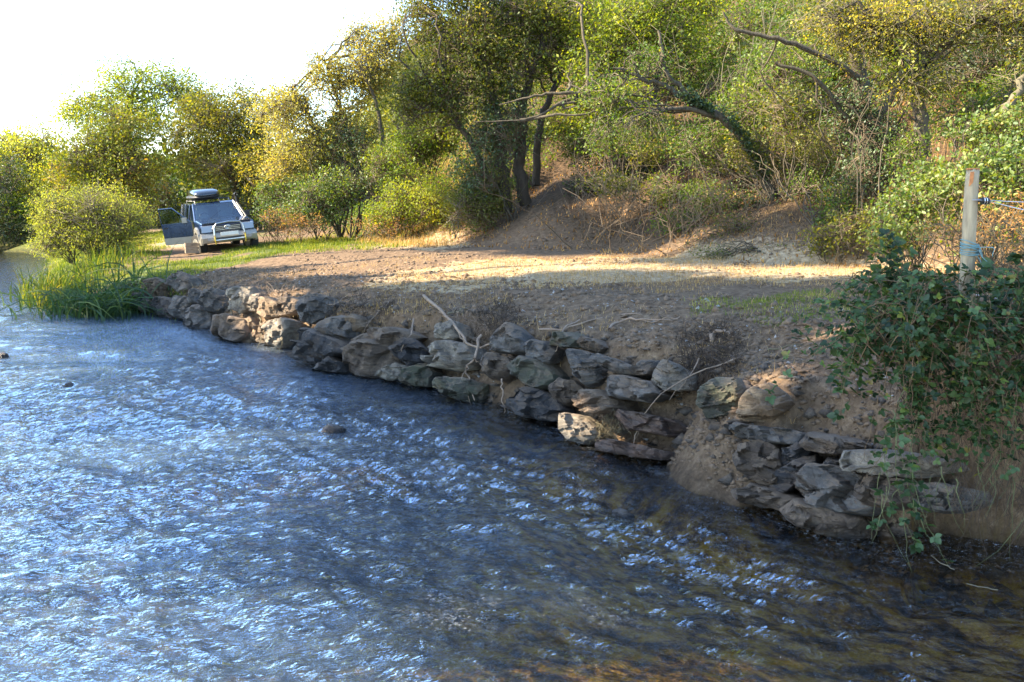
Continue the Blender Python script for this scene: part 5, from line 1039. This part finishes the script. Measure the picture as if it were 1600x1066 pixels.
canes('bramble', 'upright leafy bramble sprig left of the fence post reaching above the bank', 'bramble', [[(1400,500,6.9),(1392,440,6.8),(1378,400,6.8),(1372,362,6.8)],[(1410,500,6.9),(1405,450,6.8),(1396,420,6.8),(1352,436,6.8)],[(1395,500,6.8),(1385,455,6.8),(1400,415,6.8),(1410,395,6.8)]], 13, .055, 3, group=BG, jitter=.03, reps=2)
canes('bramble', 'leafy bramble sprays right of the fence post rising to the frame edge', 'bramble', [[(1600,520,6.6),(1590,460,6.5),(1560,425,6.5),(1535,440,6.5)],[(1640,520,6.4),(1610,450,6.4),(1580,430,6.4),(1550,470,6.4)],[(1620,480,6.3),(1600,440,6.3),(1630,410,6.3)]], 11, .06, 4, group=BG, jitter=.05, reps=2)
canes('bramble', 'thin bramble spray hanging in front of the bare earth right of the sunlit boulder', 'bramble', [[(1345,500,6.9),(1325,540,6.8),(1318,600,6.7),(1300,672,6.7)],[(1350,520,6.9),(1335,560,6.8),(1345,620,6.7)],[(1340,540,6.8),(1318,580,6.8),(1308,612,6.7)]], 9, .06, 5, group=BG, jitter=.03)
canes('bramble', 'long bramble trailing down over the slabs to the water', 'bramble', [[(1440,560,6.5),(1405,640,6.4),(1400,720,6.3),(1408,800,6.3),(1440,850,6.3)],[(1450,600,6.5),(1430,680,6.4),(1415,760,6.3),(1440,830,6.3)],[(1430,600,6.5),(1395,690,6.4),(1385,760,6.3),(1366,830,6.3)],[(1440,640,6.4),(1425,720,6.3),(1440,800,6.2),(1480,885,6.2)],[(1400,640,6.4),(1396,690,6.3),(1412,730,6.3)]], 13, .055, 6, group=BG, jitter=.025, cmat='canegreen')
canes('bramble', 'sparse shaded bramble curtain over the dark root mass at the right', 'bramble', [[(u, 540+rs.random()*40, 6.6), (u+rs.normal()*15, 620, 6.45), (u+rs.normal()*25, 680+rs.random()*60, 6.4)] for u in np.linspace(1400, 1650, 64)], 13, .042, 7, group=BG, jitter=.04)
canes('tall_weed', 'bare brown upright weed stem standing left of the fence post', 'weed', [[(1460,520,6.8),(1461,440,6.8),(1463,372,6.8)]], 1, .03, 8, cmat='cane', jitter=.005, r=.004, tri=False)
canes('tall_weed', 'thin arching bare cane crossing behind the fence wires', 'weed', [[(1640,480,6.9),(1600,430,6.9),(1560,370,6.9),(1535,335,6.9)],[(1640,430,7),(1610,380,7),(1575,330,7)]], 2, .035, 9, cmat='cane', jitter=.01, r=.003, tri=False)
canes('bramble', 'low bramble runner creeping left across the bare bank top', 'bramble', [[(1345,520,7.6),(1310,500,8.0),(1270,470,8.5),(1235,455,9)],[(1320,560,7.2),(1270,540,7.8),(1225,545,8.2)]], 3, .05, 10, group=BG, jitter=.02)
# root and dead-grass mass on the undercut at the right edge
def hang(name, label, us, v0, v1, n, seed, mat, L, r0, Y0=6.55, Y1=6.95):
    rr = np.random.default_rng(seed); T = []; b = at((us[0]+us[1])/2, (v0+v1)/2, Y0)
    for k in range(n):
        u = rr.uniform(*us); v = rr.uniform(v0, v1); p = at(u, v, rr.uniform(Y0, Y1)); l = L*rr.uniform(.3, 1.3); T.append((wob([p, p+np.array([rr.normal()*.12, -.06+rr.normal()*.05, -.35])*l, p+np.array([rr.normal()*.25, -.05+rr.normal()*.1, -1])*l], .008, 7, seed*71+k), np.linspace(r0*rr.uniform(.5, 1.8), r0*.3, 7)))
    V, F = tubes(T, 3); o = mesh_np(name, V-b, F, M[mat]); o.location = b; return tag(o, label, 'roots', 'root and grass curtains at the near end of the bank')
hang('root_curtain', 'dark brown curtain of roots hanging under the brambles at the right edge', (1490, 1680), 540, 790, 380, 1, 'rootlet', .4, .003)
hang('root_curtain', 'brown root curtain hanging above the light slab and undercut', (1400, 1540), 560, 680, 170, 2, 'rootlet', .26, .003)
hang('grass_curtain', 'pale green grass stems hanging to the water at the right edge', (1520, 1660), 500, 780, 45, 3, 'canegreen', .5, .003, 6.35, 6.5)
hang('grass_curtain', 'few pale hanging stems dangling over the dark undercut near the water', (1350, 1500), 720, 800, 14, 4, 'canegreen', .4, .0035, 6.2, 6.4)
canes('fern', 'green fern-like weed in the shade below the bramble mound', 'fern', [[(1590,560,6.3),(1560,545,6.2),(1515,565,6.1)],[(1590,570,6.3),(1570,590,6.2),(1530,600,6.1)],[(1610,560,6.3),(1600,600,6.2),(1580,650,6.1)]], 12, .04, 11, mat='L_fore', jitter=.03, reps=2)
# low dry twigs drifting on the water surface
for lb, px in (('pale twig floating on the dark water below the undercut', [(1510,912),(1535,917),(1560,922)]), ('thin twig at the water edge under the trailing bramble', [(1455,868),(1475,882),(1492,890)])):
    Q = np.array([onz(float(u), float(v), .02) for u, v in px]); V, F = tubes([(wob(Q, .004, 6, 3), .004)], 5); o = mesh_np('stick', V-Q[0], F, M['twigpale']); o.location = Q[0]; tag(o, lb, 'stick', 'floating twigs')
